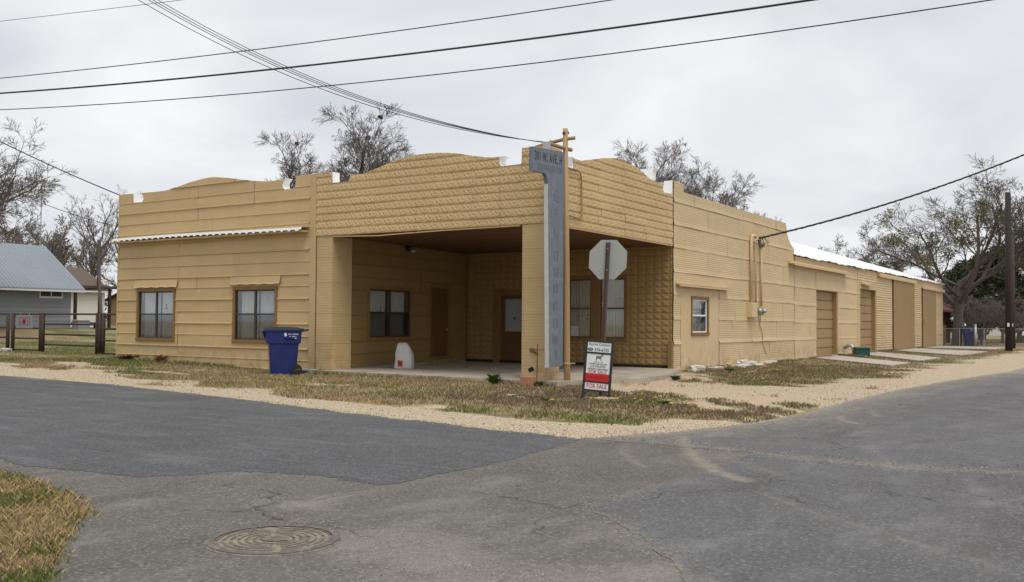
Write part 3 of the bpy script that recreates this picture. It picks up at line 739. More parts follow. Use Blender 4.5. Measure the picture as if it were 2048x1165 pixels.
mb = MB(); mb.mbox(IM, 0.0, 6.85, 0.09, 0.165, -0.02, 0.015); mb.build('base_board_or_gap', MT['concrete_grey'], BLD)

# --- windows and doors
def window(m, r, style, parent=None):
    parent = parent or BLD
    u0, u1, v0, v1 = r
    F = 0.10; mb = MB()
    d0, d1 = -0.06, 0.045
    mb.mbox(m, u0, u1, v0, v0 + F, d0, d1 + 0.012); mb.mbox(m, u0, u1, v1 - F, v1, d0, d1)
    mb.mbox(m, u0, u0 + F, v0 + F, v1 - F, d0, d1 - 0.004); mb.mbox(m, u1 - F, u1, v0 + F, v1 - F, d0, d1 - 0.004)
    if style == 'shop':
        c = (u0 + u1) / 2; mb.mbox(m, c - 0.17, c + 0.17, v0 + F, v1 - F, d0, d1 - 0.008)
    win = mb.build('window', MT['brown'], parent, False, 0.006)
    if style == 'shop': bays = [(u0 + F, (u0 + u1) / 2 - 0.17), ((u0 + u1) / 2 + 0.17, u1 - F)]
    elif style == 'side': bays = [(u0 + F + 0.02, u1 - F - 0.02)]
    else: bays = [(u0 + F, (u0 + u1) / 2), ((u0 + u1) / 2, u1 - F)]
    smat = MT['brown_door'] if style == 'shop' else MT['vinyl'] if style == 'side' else MT['darkmetal']
    vm = v0 + F + (v1 - v0 - 2 * F) * (0.515 if style != 'shop' else 0.5)
    a = 0.045 if style != 'front' else 0.04
    for (b0, b1) in bays:
        mb = MB(); w0, w1 = -0.045, -0.005
        mb.mbox(m, b0, b1, v0 + F, v0 + F + a, w0, w1); mb.mbox(m, b0, b1, v1 - F - a, v1 - F, w0, w1)
        mb.mbox(m, b0, b0 + a, v0 + F + a, v1 - F - a, w0, w1); mb.mbox(m, b1 - a, b1, v0 + F + a, v1 - F - a, w0, w1)
        mb.mbox(m, b0 + a, b1 - a, vm - a * 0.6, vm + a * 0.6, w0, w1 + 0.012)
        mb.build('sash', smat, win)
        for k, (z0, z1) in enumerate(((v0 + F + a, vm - a * 0.6), (vm + a * 0.6, v1 - F - a))):
            p = MB(); p.mbox(m, b0 + a, b1 - a, z0, z1, -0.032, -0.026)
            p.build('pane', MT['glass_dark'] if (k == 0 and style in ('front', 'side', 'porch')) else MT['glass'], win)
    # curtains with folds, hung a hand behind the glass
    for i, (b0, b1) in enumerate(bays):
        cu = MB(); nn = 40; g0 = b0 + (0.10 if style in ('front', 'porch') else 0.03); g1 = b1 - (0.0 if i == 0 and style == 'front' else 0.05)
        vv = []
        ph = random.random() * 6
        for k in range(nn + 1):
            u = g0 + (g1 - g0) * k / nn; w = -0.16 + 0.018 * math.sin(k * 1.15 + ph) + 0.012 * math.sin(k * 0.47 + ph * 2)
            vv += [m(u, v0 + 0.06, w), m(u + 0.01 * math.sin(k), v1 - 0.06, w * 0.9 - 0.016)]
        cu.add(vv, [(2 * k, 2 * k + 2, 2 * k + 3, 2 * k + 1) for k in range(nn)])
        cu.build('curtain', MT['curtain_warm'] if style == 'shop' else MT['curtain'], win, True)
    # dark room behind
    rb = MB(); rb.mbox(m, u0 + 0.05, u1 - 0.05, v0 + 0.05, v1 - 0.05, -0.62, -0.60); rb.build('room_shade', MT['dark'], win)
    return win
w1 = window(FM, W1, 'front'); w2 = window(FM, W2, 'front'); w3 = window(IM, IW, 'porch'); w4 = window(BM, RW, 'shop'); w5 = window(RM, WS, 'side')
for m, w, u, v in ((FM, w1, -14.62, 1.97), (IM, w3, 1.55, 1.92), (RM, w5, 9.95, 1.95)):      # small latch or sticker seen on the glass
    mb = MB(); mb.mbox(m, u - 0.02, u + 0.02, v, v + 0.05, -0.020, -0.014); mb.mbox(m, u - 0.02, u + 0.02, v - 0.10, v - 0.05, -0.020, -0.014); mb.build('sticker', MT['black'], w)
mb = MB(); mb.mbox(BM, -2.05, -1.75, 2.03, 2.36, -0.11, -0.08); mb.build('cardboard_piece', MT['cardboard'], w4, False, 0.004)
mb = MB(); mb.mbox(BM, -2.72, -2.45, 2.03, 2.22, -0.11, -0.09); mb.build('paper_notice', MT['vinyl'], w4)
mb = MB(); mb.mbox(BM, -3.72, -3.42, 1.08, 1.42, -0.11, -0.09); mb.build('paper_notice', MT['vinyl'], w4)
for (du, dv_) in ((-3.40, 1.75), (-3.02, 1.78), (-3.06, 1.66)):
    mb = MB(); mb.mbox(BM, du - 0.02, du + 0.02, dv_ - 0.025, dv_ + 0.025, -0.024, -0.018); mb.build('sticker', MT['black'], w4)
# metal drip caps over the front windows
for (a, b, z) in ((-16.22, -13.99, 2.63), (-11.42, -9.22, 2.66)):
    mb = MB(); k = 14
    vv = []
    for i in range(k + 1):
        u = a + (b - a) * i / k; dz = 0.012 * math.sin(i * 1.9 + a) ; vv += [FM(u, z + 0.20, 0.040), FM(u, z + dz, 0.075), FM(u, z - 0.045 + dz, 0.11), FM(u, z - 0.055 + dz, 0.06)]
    mb.add(vv, [(4 * i + j, 4 * i + 4 + j, 4 * i + 5 + j, 4 * i + 1 + j) for i in range(k) for j in range(3)])
    mb.build('drip_cap', MT['tan'], BLD)
# plank door in the porch side wall with its step
mb = MB(); u0, u1, v0, v1 = ID
mb.mbox(IM, u0, u0 + 0.13, v0, v1, -0.06, 0.05); mb.mbox(IM, u1 - 0.13, u1, v0, v1, -0.06, 0.05); mb.mbox(IM, u0 + 0.13, u1 - 0.13, v1 - 0.13, v1, -0.06, 0.05)
dr = mb.build('door', MT['brown'], BLD, False, 0.005)
for k in range(5):
    a = u0 + 0.13 + (u1 - u0 - 0.26) * k / 5; mb = MB(); mb.mbox(IM, a + 0.003, a + (u1 - u0 - 0.26) / 5 - 0.003, v0, v1 - 0.13, -0.05, -0.012 - 0.003 * (k % 2)); mb.build('plank', MT['brown_door'], dr)
mb = MB(); mb.tube([IM(u1 - 0.22, 1.25, -0.01), IM(u1 - 0.22, 1.25, 0.06)], 0.03, 10); mb.build('knob', MT['steel'], dr, True)
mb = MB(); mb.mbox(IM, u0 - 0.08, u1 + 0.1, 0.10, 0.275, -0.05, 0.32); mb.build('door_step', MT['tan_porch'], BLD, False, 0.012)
# glazed shop door
mb = MB(); u0, u1, v0, v1 = RD
mb.mbox(BM, u0, u0 + 0.28, v0, v1, -0.06, 0.05); mb.mbox(BM, u1 - 0.15, u1, v0, v1, -0.06, 0.05); mb.mbox(BM, u0 + 0.28, u1 - 0.15, v1 - 0.2, v1, -0.06, 0.05)
dr = mb.build('door', MT['brown'], BLD, False, 0.005)
mb = MB(); a, b = u0 + 0.28, u1 - 0.15
mb.mbox(BM, a, b, v0, 1.20, -0.09, -0.03); mb.mbox(BM, a, b, 2.34, v1 - 0.2, -0.09, -0.03); mb.mbox(BM, a, a + 0.15, 1.20, 2.34, -0.09, -0.03); mb.mbox(BM, b - 0.15, b, 1.20, 2.34, -0.09, -0.03)
mb.build('door_leaf', MT['brown_door'], dr, False, 0.005)
mb = MB(); mb.mbox(BM, a + 0.15, b - 0.15, 1.20, 2.34, -0.07, -0.062); mb.build('pane', MT['glass'], dr)
mb = MB(); mb.mbox(BM, a + 0.12, b - 0.12, 1.15, 2.38, -0.13, -0.12); mb.build('blind', MT['curtain'], dr)
mb = MB(); mb.mbox(BM, -5.98, -5.92, 1.62, 1.70, -0.058, -0.052); mb.build('sticker', MT['black'], dr)

# --- narrow ribbed white awning on the wing
mb = MB(); k = 240; vv = []
for i in range(k + 1):
    u = -17.12 + (9.05) * i / k; wv = 0.014 * (1 if (u * 3.3) % 1.0 < 0.62 else -1)
    sag = 0.02 * math.sin((u + 17) * 0.5)
    vv += [FM(u, 4.29 + sag, 0.02), FM(u, 4.255 + sag, 0.34), FM(u, 4.165 + sag + wv * 1.3, 0.36)]
mb.add(vv, [(3 * i + j, 3 * i + 3 + j, 3 * i + 4 + j, 3 * i + 1 + j) for i in range(k) for j in range(2)])
aw = mb.build('awning', MT['white'], BLD)
mb = MB(); mb.mbox(FM, -17.24, -8.10, 4.105, 4.155, 0.02, 0.30); mb.build('awning_board', MT['tan'], aw)

# --- corrugated sheets of the side wall
def corr(name, m, outline, exc, a, b, za, zb, pitch, amp, mat, parent, dent=0.012, lift=0.0):
    ph = random.random() * 60; n = max(2, int((zb - za) / pitch * 4))
    rows = list(np.linspace(za + 0.001, zb - 0.001, n)); cols = list(np.linspace(a, b, max(3, int((b - a) / 0.45))))
    def wf(u, z):
        d = dent * (float(fnoise(u * 0.8 + ph, z * 1.6, 3)) - 0.5) * 2
        e = lift * max(0.0, 1 - (z - za) / 0.12)
        return 0.012 + amp * (1 + math.sin(2 * math.pi * z / pitch)) + d + 0.008 * max(0.0, 1 - (z - za) / 0.15) + e
    return sheet(name, m, outline, exc, (a + 0.002, b - 0.002, za, zb), rows, cols, wf, mat, parent, True)
PANEL = (8.28, 11.62, -0.05, 2.74)
ZS = [0.04, 0.87, 1.65, 2.40, 3.15, 3.91, 4.63, 5.36, 6.05]
JT = [[8.3, 11.66, 14.04, 17.07], [8.3, 12.9, 15.0, 18.0], [8.3, 13.2, 16.0, 18.8], [8.3, 13.0, 15.2, 18.8], [10.6, 13.8, 16.0, 18.8], [9.8, 12.4, 15.3], [10.6, 13.6, 16.6], [9.4, 12.2, 15.2, 17.9]]
for k in range(8):
    cuts = [7.71] + JT[k] + [20.38]
    for a, b in zip(cuts, cuts[1:]):
        corr('corrugated_sheet', RM, RIGHT, [rectp(*PANEL)], a, b, ZS[k], ZS[k + 1], 0.0655, 0.0040, MT['tan_right'], BLD, 0.014, 0.008 + 0.02 * random.random() * (k < 2))
def plain(u, z): return 0.014 + 0.004 * (float(fnoise(u, z * 2, 3)) - 0.5)
sheet('wall_panel', RM, rectp(8.30, 11.60, 0.02, 2.735), [rectp(*WS)], None, list(np.linspace(0.2, 2.6, 8)), list(np.linspace(8.3, 11.6, 8)), plain, MT['tan_right'], BLD)
mb = MB()
for (y0, y1, z) in ((7.86, 12.35, 2.76),):
    mb.mbox(RM, y0, y1, z, z + 0.03, 0.0, 0.20); mb.mbox(RM, y0, y1, z - 0.06, z, 0.15, 0.195); mb.mbox(RM, y0, y1, z + 0.03, z + 0.08, 0.0, 0.09)
mb.build('window_hood', MT['tan_right'], BLD)
# --- electric service: conduits, meter boxes, weather head
mb = MB(); mb.tube([(0.10, 14.72, 2.3), (0.10, 14.72, 4.72), (0.11, 14.8, 4.85), (0.14, 14.98, 4.86), (0.15, 15.05, 4.80)], 0.055, 10); mb.build('conduit', MT['tan_right'], BLD, True)
mb = MB(); mb.tube([(0.10, 15.22, 2.1), (0.10, 15.22, 4.70), (0.14, 15.38, 4.78)], 0.035, 8); mb.build('conduit', MT['tan_right'], BLD, True)
mb = MB(); mb.tube([(0.10, 15.86, 2.2), (0.10, 15.86, 4.55)], 0.045, 8); mb.build('conduit', MT['tan_right'], BLD, True)
mb = MB(); mb.lathe([(0.05, 0), (0.09, 0.03), (0.09, 0.12), (0.04, 0.18)], (0.10, 15.86, 4.50), 12); mb.build('weather_head', MT['garage'], BLD, True)
mb = MB(); mb.box(0.02, 0.24, 14.45, 15.02, 1.78, 2.32); bx = mb.build('meter_box', MT['tan_right'], BLD, False, 0.01)
for y in (15.22, 15.72):
    mb = MB(); mb.box(0.02, 0.18, y - 0.15, y + 0.15, 1.86, 2.16); mb.build('meter_base', MT['garage'], BLD, False, 0.01)
    mb = MB(); mb.tube([(0.18, y, 2.03), (0.30, y, 2.03), (0.34, y, 2.03)], [0.10, 0.10, 0.06], 14); mb.build('meter', MT['steel'], BLD, True)
mb = MB(); rw = random.Random(4)
for k in range(9):
    c = Vector((0.16, 15.35, 4.72)); pts = [c]
    for j in range(6): pts.append(pts[-1] + Vector((rw.uniform(-0.02, 0.08), rw.uniform(-0.16, 0.17), rw.uniform(-0.14, 0.13))))
    mb.tube(pts, 0.011, 5)
mb.build('cable_loops', MT['black'], BLD)
mb = MB(); mb.tube([(0.05, 15.9, 1.8), (0.04, 15.85, 1.5), (0.04, 16.15, 1.2), (0.04, 16.2, 0.8), (0.05, 16.5, 0.42), (0.05, 16.7, 0.36)], 0.010, 5); mb.build('loose_cable', MT['brown_door'], BLD)
# pipe loop on the side frieze
mb = MB(); mb.tube([(0.07, 0.85, 5.46), (0.07, 1.45, 5.47), (0.07, 1.60, 5.40), (0.07, 1.66, 5.28), (0.07, 1.70, 4.26), (0.07, 1.60, 4.22), (0.07, 1.0, 4.26)], 0.020, 8); mb.build('conduit', MT['slide'], BLD, True)
# floodlight under the porch ceiling
mb = MB(); mb.tube([IM(2.85, 3.93, 0.04), IM(2.88, 3.86, 0.12), IM(2.92, 3.82, 0.16)], 0.03, 8); fl = mb.build('floodlight', MT['black'], BLD)
mb = MB(); mb.tube([IM(2.80, 3.90, 0.10), IM(2.84, 3.87, 0.16), IM(2.86, 3.84, 0.2)], [0.05, 0.09, 0.10], 12); mb.build('lamp_head', MT['black'], fl, True)
mb = MB(); mb.tube([IM(2.93, 3.84, 0.14), IM(3.02, 3.78, 0.22), IM(3.05, 3.76, 0.24)], [0.05, 0.085, 0.07], 12); mb.build('lamp_head', MT['steel'], fl, True)
mb = MB(); mb.tube([IM(2.95, 3.8, 0.035), IM(2.96, 2.62, 0.035)], 0.012, 6); mb.build('cable', MT['tan_porch'], fl)

# ------------------------------------------------------------------ garage shed behind
SHD = thing('garage_shed', 'long tan metal garage shed with white roof, roller doors and brown sliding doors', 'shed', (0, 20.42, 0))
ez = lambda y: 4.44 + 0.0052 * (y - 20.4)
SHED = [(20.42, 0.0), (57.7, 0.0), (57.7, ez(57.7)), (20.42, ez(20.42))]
D1 = (23.72, 27.36, 0.0, 3.12); D2 = (31.9, 35.6, 0.0, 3.45)
mb = MB(); slab2d(mb, RM, SHED, [rectp(D1[0], D1[1], -0.5, D1[3]), rectp(D2[0], D2[1], -0.5, D2[3])], -0.2, -0.012); mb.build('wall', MT['tan_right'], SHD)
mb = MB(); mb.box(-10.4, -10.2, 20.42, 57.7, 0, 4.4); mb.box(-10.19, -0.21, 57.5, 57.7, 0, 4.4); mb.build('wall', MT['tan_right'], SHD)
HOLES = [rectp(D1[0], D1[1], -0.5, D1[3]), rectp(D2[0], D2[1], -0.5, D2[3])]
ZS2 = [0.06, 0.85, 1.60, 2.35, 3.12, 3.90, 4.7]
for k in range(6):
    cuts = [20.43] + [[21.6, 23.7, 27.4, 29.6], [22.6, 23.7, 27.4], [23.7, 27.4], [23.7, 27.4], [23.7, 28.6], [24.0, 28.0]][k] + [31.45]
    for a, b in zip(cuts, cuts[1:]):
        corr('corrugated_sheet', RM, SHED, HOLES, a, b, ZS2[k], ZS2[k + 1], 0.066, 0.0025, MT['tan_right'], SHD, 0.018, 0.01)
for k in range(6):
    for a, b in ((31.5, 35.7), (35.7, 39.8), (46.2, 49.1)):
        corr('corrugated_sheet', RM, SHED, HOLES, a, b, ZS2[k], ZS2[k + 1], 0.13, 0.022, MT['tan_right'], SHD, 0.008)
    corr('corrugated_sheet', RM, SHED, HOLES, 49.1, 57.68, ZS2[k], ZS2[k + 1], 0.13, 0.012, MT['tan_right'], SHD, 0.008)
mb = MB(); mb.mbox(RM, 31.40, 31.52, 0.0, 4.44, 0.0, 0.05); mb.build('trim_board', MT['tan_right'], SHD)
mb = MB(); mb.mbox(RM, 35.58, 35.78, 0.0, 3.5, -0.15, 0.03); mb.build('trim_board', MT['tan_right'], SHD)
mb = MB(); mb.mbox(RM, 31.75, 35.8, 3.46, 3.60, -0.15, 0.05); mb.build('trim_board', MT['tan_right'], SHD)
mb = MB(); mb.mbox(RM, 23.66, 27.9, 3.14, 4.0, -0.005, 0.035); mb.build('wall_panel', MT['tan_right'], SHD)
mb = MB(); mb.mbox(RM, 27.37, 27.47, 0.05, 3.13, -0.02, 0.045); mb.build('trim_board', MT['tan_right'], SHD)
for (y0, y1, z) in ((19.5, 28.9, 4.07), (32.0, 33.9, 3.68)):
    mb = MB(); mb.mbox(RM, y0, y1, z, z + 0.03, 0.02, 0.32); mb.mbox(RM, y0, y1, z - 0.07, z, 0.27, 0.315); mb.mbox(RM, y0, y1, z + 0.03, z + 0.12, 0.02, 0.14); mb.build('drip_ledge', MT['tan_right'], SHD)
def roller(d, n):
    mb = MB(); mb.mbox(RM, d[0] - 0.02, d[1] + 0.02, 0.0, d[3] + 0.02, -0.30, -0.26); g = mb.build('garage_door', MT['garage'], SHD)
    for k in range(n):
        h = d[3] / n; mb = MB(); z0 = k * h
        mb.mbox(RM, d[0] + 0.02, d[1] - 0.02, z0 + 0.012, z0 + h * 0.93, -0.26, -0.205); mb.mbox(RM, d[0] + 0.02, d[1] - 0.02, z0 + h * 0.93, z0 + h - 0.004, -0.26, -0.23)
        mb.build('door_panel', MT['garage'], g, False, 0.008)
    mb = MB(); mb.mbox(RM, d[0], d[0] + 0.03, 0.0, d[3], -0.20, -0.02); mb.mbox(RM, d[1] - 0.03, d[1], 0.0, d[3], -0.20, -0.02); mb.mbox(RM, d[0] + 0.03, d[1] - 0.03, d[3] - 0.03, d[3], -0.20, -0.02); mb.build('jamb', MT['slide'], g)
roller(D1, 7); roller(D2, 8)
def slider(y0, y1, z1, n, ry0, ry1):
    mb = MB(); mb.mbox(RM, y0 + 0.02, y1 - 0.02, 0.06, z1 - 0.01, 0.075, 0.10); g = mb.build('sliding_door', MT['slide'], SHD)
    for k in range(n):
        a = y0 + (y1 - y0) * k / n; mb = MB(); mb.mbox(RM, a + 0.004, a + (y1 - y0) / n - 0.004, 0.05, z1, 0.10, 0.125); mb.build('door_sheet', MT['slide'], g)
    mb = MB(); mb.mbox(RM, ry0, ry1, z1 + 0.01, z1 + 0.17, 0.03, 0.20); mb.mbox(RM, ry0, ry1, z1 - 0.05, z1 + 0.01, 0.15, 0.195); mb.build('door_rail', MT['tan_right'], g)
    return g
slider(39.85, 46.2, 4.28, 6, 35.9, 46.6)
g = slider(49.15, 54.2, 4.05, 5, 49.0, 57.6)
mb = MB(); mb.box(0.12, 0.2, 49.35, 49.55, 1.7, 2.0); mb.build('latch', MT['garage'], g)
# white roof, wavy eave edge
mb = MB(); k = 150; vv = []
for i in range(k + 1):
    y = 20.2 + 37.7 * i / k; e = ez(y) + 0.03 + 0.015 * math.sin(i * 1.3) + 0.02 * math.sin(i * 0.37); rz = 6.42 - 0.008 * (y - 40)
    vv += [(0.16, y, e - 0.035), (0.16, y, e), (-2.4, y, e + (rz - e) * 0.5 + 0.02 * math.sin(i * 0.5)), (-5.0, y, rz), (-10.4, y, 4.5)]
mb.add(vv, [(5 * i + j, 5 * i + 5 + j, 5 * i + 6 + j, 5 * i + 1 + j) for i in range(k) for j in range(4)])
mb.build('roof', MT['roofwhite'], SHD)
mb = MB(); mb.add([(-0.2, 57.6, 4.4), (-10.3, 57.6, 4.4), (-5, 57.6, 6.2)], [(0, 1, 2)]); mb.build('gable', MT['tan_right'], SHD)
mb = MB(); mb.box(-0.02, 0.03, 20.43, 57.6, -0.02, 0.10); mb.build('footing', MT['concrete_grey'], SHD)
# ------------------------------------------------------------------ lettering
def text(body, size, mat, parent, m, name='lettering', xs=1.0, depth=0.003, align='CENTER', bold=0.0, sp_=1.0):
    cu = bpy.data.curves.new('txt', 'FONT'); cu.body = body; cu.size = size; cu.align_x = align; cu.align_y = 'CENTER'
    cu.extrude = depth; cu.offset = bold; cu.space_character = sp_
    o = bpy.data.objects.new('txt', cu); COL.objects.link(o)
    dg = bpy.context.evaluated_depsgraph_get(); dg.update()
    me = bpy.data.meshes.new_from_object(o.evaluated_get(dg)); bpy.data.objects.remove(o); bpy.data.curves.remove(cu)
    off = root_of(parent).location
    for v in me.vertices:
        p = m(v.co.x * xs, v.co.y, v.co.z); v.co = (p[0] - off[0], p[1] - off[1], p[2] - off[2])
    me.materials.clear(); me.materials.append(mat); me.name = name
    return link(name, me, parent)

def bars(parent, m, cx, cz, w, h, n, mat, seed=1, name='faint_marking'):
    """a line of writing too worn or too small to read: short uneven strokes"""
    rg = random.Random(seed); mb = MB(); x = cx - w / 2; st = w / n
    for k in range(n):
        if rg.random() < 0.12: x += st; continue
        a, b = x + st * rg.uniform(0.08, 0.25), x + st * rg.uniform(0.6, 0.9); z0 = cz - h * rg.uniform(0.3, 0.5); z1 = cz + h * rg.uniform(0.25, 0.5)
        mb.add([m(a, z0, 0), m(b, z0, 0), m(b, z1, 0), m(a, z1, 0)], [(0, 1, 2, 3)]); x += st
    return mb.build(name, mat, parent)

# ------------------------------------------------------------------ projecting pole sign
PS = thing('pole_sign', 'faded grey flag shaped metal sign on a tan pole reading 301 W. AVE. H', 'sign', (0.50, 0.16, 0.0))
MT['signgrey'] = M('faded_grey_blue_sign_paint', (0.15, 0.172, 0.205), 0.6, 0.22, 5, 0.1, 30, dirt=(0.23, 0.25, 0.275), dscale=6, dth=0.6)
MT['ghost'] = M('painted_over_lettering', (0.105, 0.12, 0.148), 0.6, 0.3, 14)
MT['letter'] = M('dark_lettering_paint', (0.035, 0.036, 0.042), 0.6, 0.4, 20)
MT['pale_edge'] = M('pale_sign_edge', (0.52, 0.53, 0.50), 0.6, 0.2, 6)
GM = lambda u, v, w: (0.42 + w + (v - 3) * 0.003, 0.05 + u, v)      # u is along +y, sign face looks towards +x
prof = [(-1.46, 5.60), (0.0, 5.69), (0.02, 0.47), (-0.64, 0.45), (-0.76, 4.82), (-0.80, 4.98), (-0.90, 5.055), (-1.46, 5.04)]
mb = MB(); slab2d(mb, GM, prof, [], -0.05, 0.05); sp = mb.build('sign_panel', MT['signgrey'], PS)
mb = MB(); mb.add([GM(u - 0.004, v, w) for (u, v) in ((-0.64, 0.45), (-0.76, 4.82)) for w in (-0.055, 0.055)], [(0, 1, 3, 2)])
mb.add([GM(u - 0.012, v, w) for (u, v) in ((-0.64, 0.45), (-0.76, 4.82)) for w in (-0.055, 0.055)], [(0, 1, 3, 2)]); mb.build('sign_edge', MT['pale_edge'], sp)
text('301 W. AVE. H', 0.30, MT['letter'], sp, lambda x, y, z: GM(-0.74 + x, 5.43 + y + x * 0.035, 0.052 + z), xs=0.55, bold=0.003, sp_=1.22)
for k, ch in enumerate('GPN'):       # painted-over letters that still show through
    text(ch, 0.46, MT['ghost'], sp, lambda x, y, z, k=k: GM(-0.36 + x, 4.55 - k * 0.46 + y, 0.0505 + z * 0.2), 'ghost_lettering', 0.75)
for k in range(7): bars(sp, lambda x, y, z: GM(x, y, 0.0512), -0.36, 3.13 - k * 0.40, 0.26, 0.30, 2 + k % 2, MT['ghost'], 60 + k, 'ghost_lettering')
bars(sp, lambda x, y, z: GM(x, y + (x + 0.74) * 0.03, 0.0512), -0.74, 5.19, 1.25, 0.20, 13, MT['ghost'], 55, 'ghost_lettering')
mb = MB(); mb.tube([(0.52, 0.18, -0.05), (0.515, 0.175, 0.55), (0.50, 0.16, 3.0), (0.46, 0.12, 6.28)], [0.085, 0.078, 0.070, 0.062], 12); pl = mb.build('pole', MT['garage'], PS, True)
mb = MB(); mb.tube([(0.46, 0.05, 6.16), (0.46, 0.24, 6.20)], 0.045, 8); mb.build('pipe_end', MT['rust'], pl, True)
mb = MB(); mb.tube([(0.70, 0.18, 6.04), (0.46, 0.14, 6.03), (-0.1, 0.12, 5.96), (-0.40, 0.12, 5.90)], 0.045, 8); mb.build('arm', MT['garage'], PS, True)
mb = MB(); mb.tube([(0.47, 0.40, 5.80), (0.46, 0.14, 5.79), (0.43, -0.55, 5.80)], 0.05, 8); mb.build('arm', MT['garage'], PS, True)
mb = MB(); mb.box(0.37, 0.47, -0.80, -0.58, 5.62, 5.82); mb.build('bracket', MT['steel'], PS, False, 0.01)
mb = MB(); mb.tube([(0.43, -0.55, 5.9), (0.45, -0.35, 5.78), (0.45, -0.2, 5.84), (0.46, 0.0, 5.75)], 0.012, 5); mb.build('chain', MT['steel'], PS)
mb = MB(); mb.lathe([(0.10, 0), (0.10, 0.03), (0.085, 0.05)], (0.515, 0.175, 0.50), 12); mb.tube([(0.58, 0.2, 0.53), (0.70, 0.26, 0.53)], 0.02, 6); mb.build('collar', MT['garage'], PS)
mb = MB(); mb.tube([(-0.02, -0.35, 0.0), (-0.02, -0.33, 1.0)], 0.012, 6); mb.tube([(-0.3, -0.05, 0.84), (-0.02, -0.33, 0.86), (0.44, -0.5, 0.86)], 0.007, 5); mb.build('stay_wire', MT['rust'], PS)

# ------------------------------------------------------------------ stop sign seen from behind
SS = thing('stop_sign', 'back of an octagonal road sign on a leaning brown steel post', 'road sign', (3.02, -2.80, 0))
MT['signback'] = M('bare_aluminium_sign_back', (0.34, 0.36, 0.33), 0.5, 0.10, 3, dirt=(0.36, 0.35, 0.26), dscale=1.5, dth=0.55, metal=0.0)
MT['post'] = M('dark_brown_steel_post', (0.09, 0.064, 0.05), 0.6, 0.3, 10)
MT['stopred'] = M('stop_sign_red', (0.45, 0.02, 0.02), 0.5, 0.1, 4)
an = R_(8); su = Vector((math.cos(an), math.sin(an), 0)); sn = Vector((math.sin(an), -math.cos(an), 0))
lean = 0.045
SM = lambda u, v, w: tuple(Vector((3.02, -2.80, 0)) + su * (u + lean * v) + sn * w + Vector((0, 0, v)))
mb = MB()
for (a, b, w0, w1) in ((-0.026, 0.026, -0.02, 0.0), (-0.04, -0.026, -0.02, 0.03), (0.026, 0.04, -0.02, 0.03)): mb.mbox(SM, a, b, -0.1, 3.16, w0, w1)
mb.build('post', MT['post'], SS)
oc = [(0.435 * math.cos(R_(22.5 + 45 * k)), 0.435 * math.sin(R_(22.5 + 45 * k))) for k in range(8)]
mb = MB(); slab2d(mb, lambda u, v, w: SM(u + 0.01 * v, 2.81 + v - 0.03 * u, w - 0.03), oc, [], -0.006, 0.004); pt = mb.build('sign_plate', MT['signback'], SS)
mb = MB(); slab2d(mb, lambda u, v, w: SM(u * 0.97 + 0.01 * v, 2.81 + v * 0.97 - 0.03 * u, w - 0.045), oc, [], 0.002, 0.006); mb.build('sign_face', MT['stopred'], pt)
for z in (2.60, 3.04):
    mb = MB(); mb.mbox(SM, -0.012, 0.012, z - 0.012, z + 0.012, 0.0, 0.012); mb.build('bolt', MT['steel'], pt)

# ------------------------------------------------------------------ for sale sign
FS = thing('for_sale_sign', 'tilted black framed for sale sign with white and red panels', 'sign', (3.20, -3.36, 0))
MT['panelwhite'] = M('white_sign_panel', (0.70, 0.72, 0.72), 0.45, 0.04, 4)
MT['panelred'] = M('red_sign_panel', (0.52, 0.008, 0.012), 0.45, 0.06, 4)
MT['redletter'] = M('red_lettering', (0.48, 0.012, 0.03), 0.5, 0.06, 4)
MT['darkred'] = M('dark_red_lettering', (0.24, 0.005, 0.01), 0.5, 0.06, 4)
MT['greyletter'] = M('grey_lettering', (0.16, 0.16, 0.18), 0.5, 0.06, 4)
fa = R_(6); fu = Vector((math.cos(fa), math.sin(fa), 0)); fn = Vector((math.sin(fa), -math.cos(fa), 0)); rl = R_(-3.2)
def FSM(u, v, w):
    a = u * math.cos(rl) - v * math.sin(rl); b = u * math.sin(rl) + v * math.cos(rl)
    return tuple(Vector((3.20, -3.36, 0.02)) + fu * a + fn * (w - 0.05 * v) + Vector((0, 0, b)))
mb = MB()
for s in (-1, 1): mb.mbox(FSM, s * 0.275 - 0.022, s * 0.275 + 0.022, -0.06, 1.17, -0.015, 0.018)
for z in (1.135, 0.905, 0.335, 0.165): mb.mbox(FSM, -0.253, 0.253, z - 0.016, z + 0.016, -0.012, 0.014)
for s in (-1, 1): mb.add([FSM(s * u, v, w) for w in (-0.01, 0.01) for (u, v) in ((0.253, 0.07), (0.253, 0.10), (0.17, 0.15), (0.14, 0.15))], [(0, 1, 2, 3), (4, 7, 6, 5), (0, 3, 7, 4), (1, 5, 6, 2)])
mb.build('frame', MT['black'], FS)
def panel(z0, z1, mat, name='panel'):
    mb = MB(); mb.mbox(FSM, -0.250, 0.250, z0, z1, -0.006, 0.006); return mb.build(name, mat, FS)
p1 = panel(0.925, 1.117, MT['panelwhite']); p2 = panel(0.50, 0.887, MT['panelwhite']); p3 = panel(0.352, 0.498, MT['panelred']); p4 = panel(0.183, 0.317, MT['panelwhite'])
ft = lambda cx, cz: (lambda x, y, z: FSM(cx + x, cz + y, 0.0075 + z))
text('Norma Carleton', 0.072, MT['greyletter'], p1, ft(0.0, 1.075), xs=0.92)
text('576-6755', 0.088, MT['letter'], p1, ft(0.055, 0.970), xs=0.92)
mb = MB(); mb.add([FSM(-0.185 + 0.06 * math.cos(a), 0.972 + 0.032 * math.sin(a), 0.008) for a in np.linspace(0, 6.28, 25)[:-1]], [tuple(range(24))]); mb.build('emblem', MT['letter'], p1)
text('512', 0.05, MT['panelwhite'], p1, lambda x, y, z: FSM(-0.185 + x, 0.972 + y, 0.010 + z))
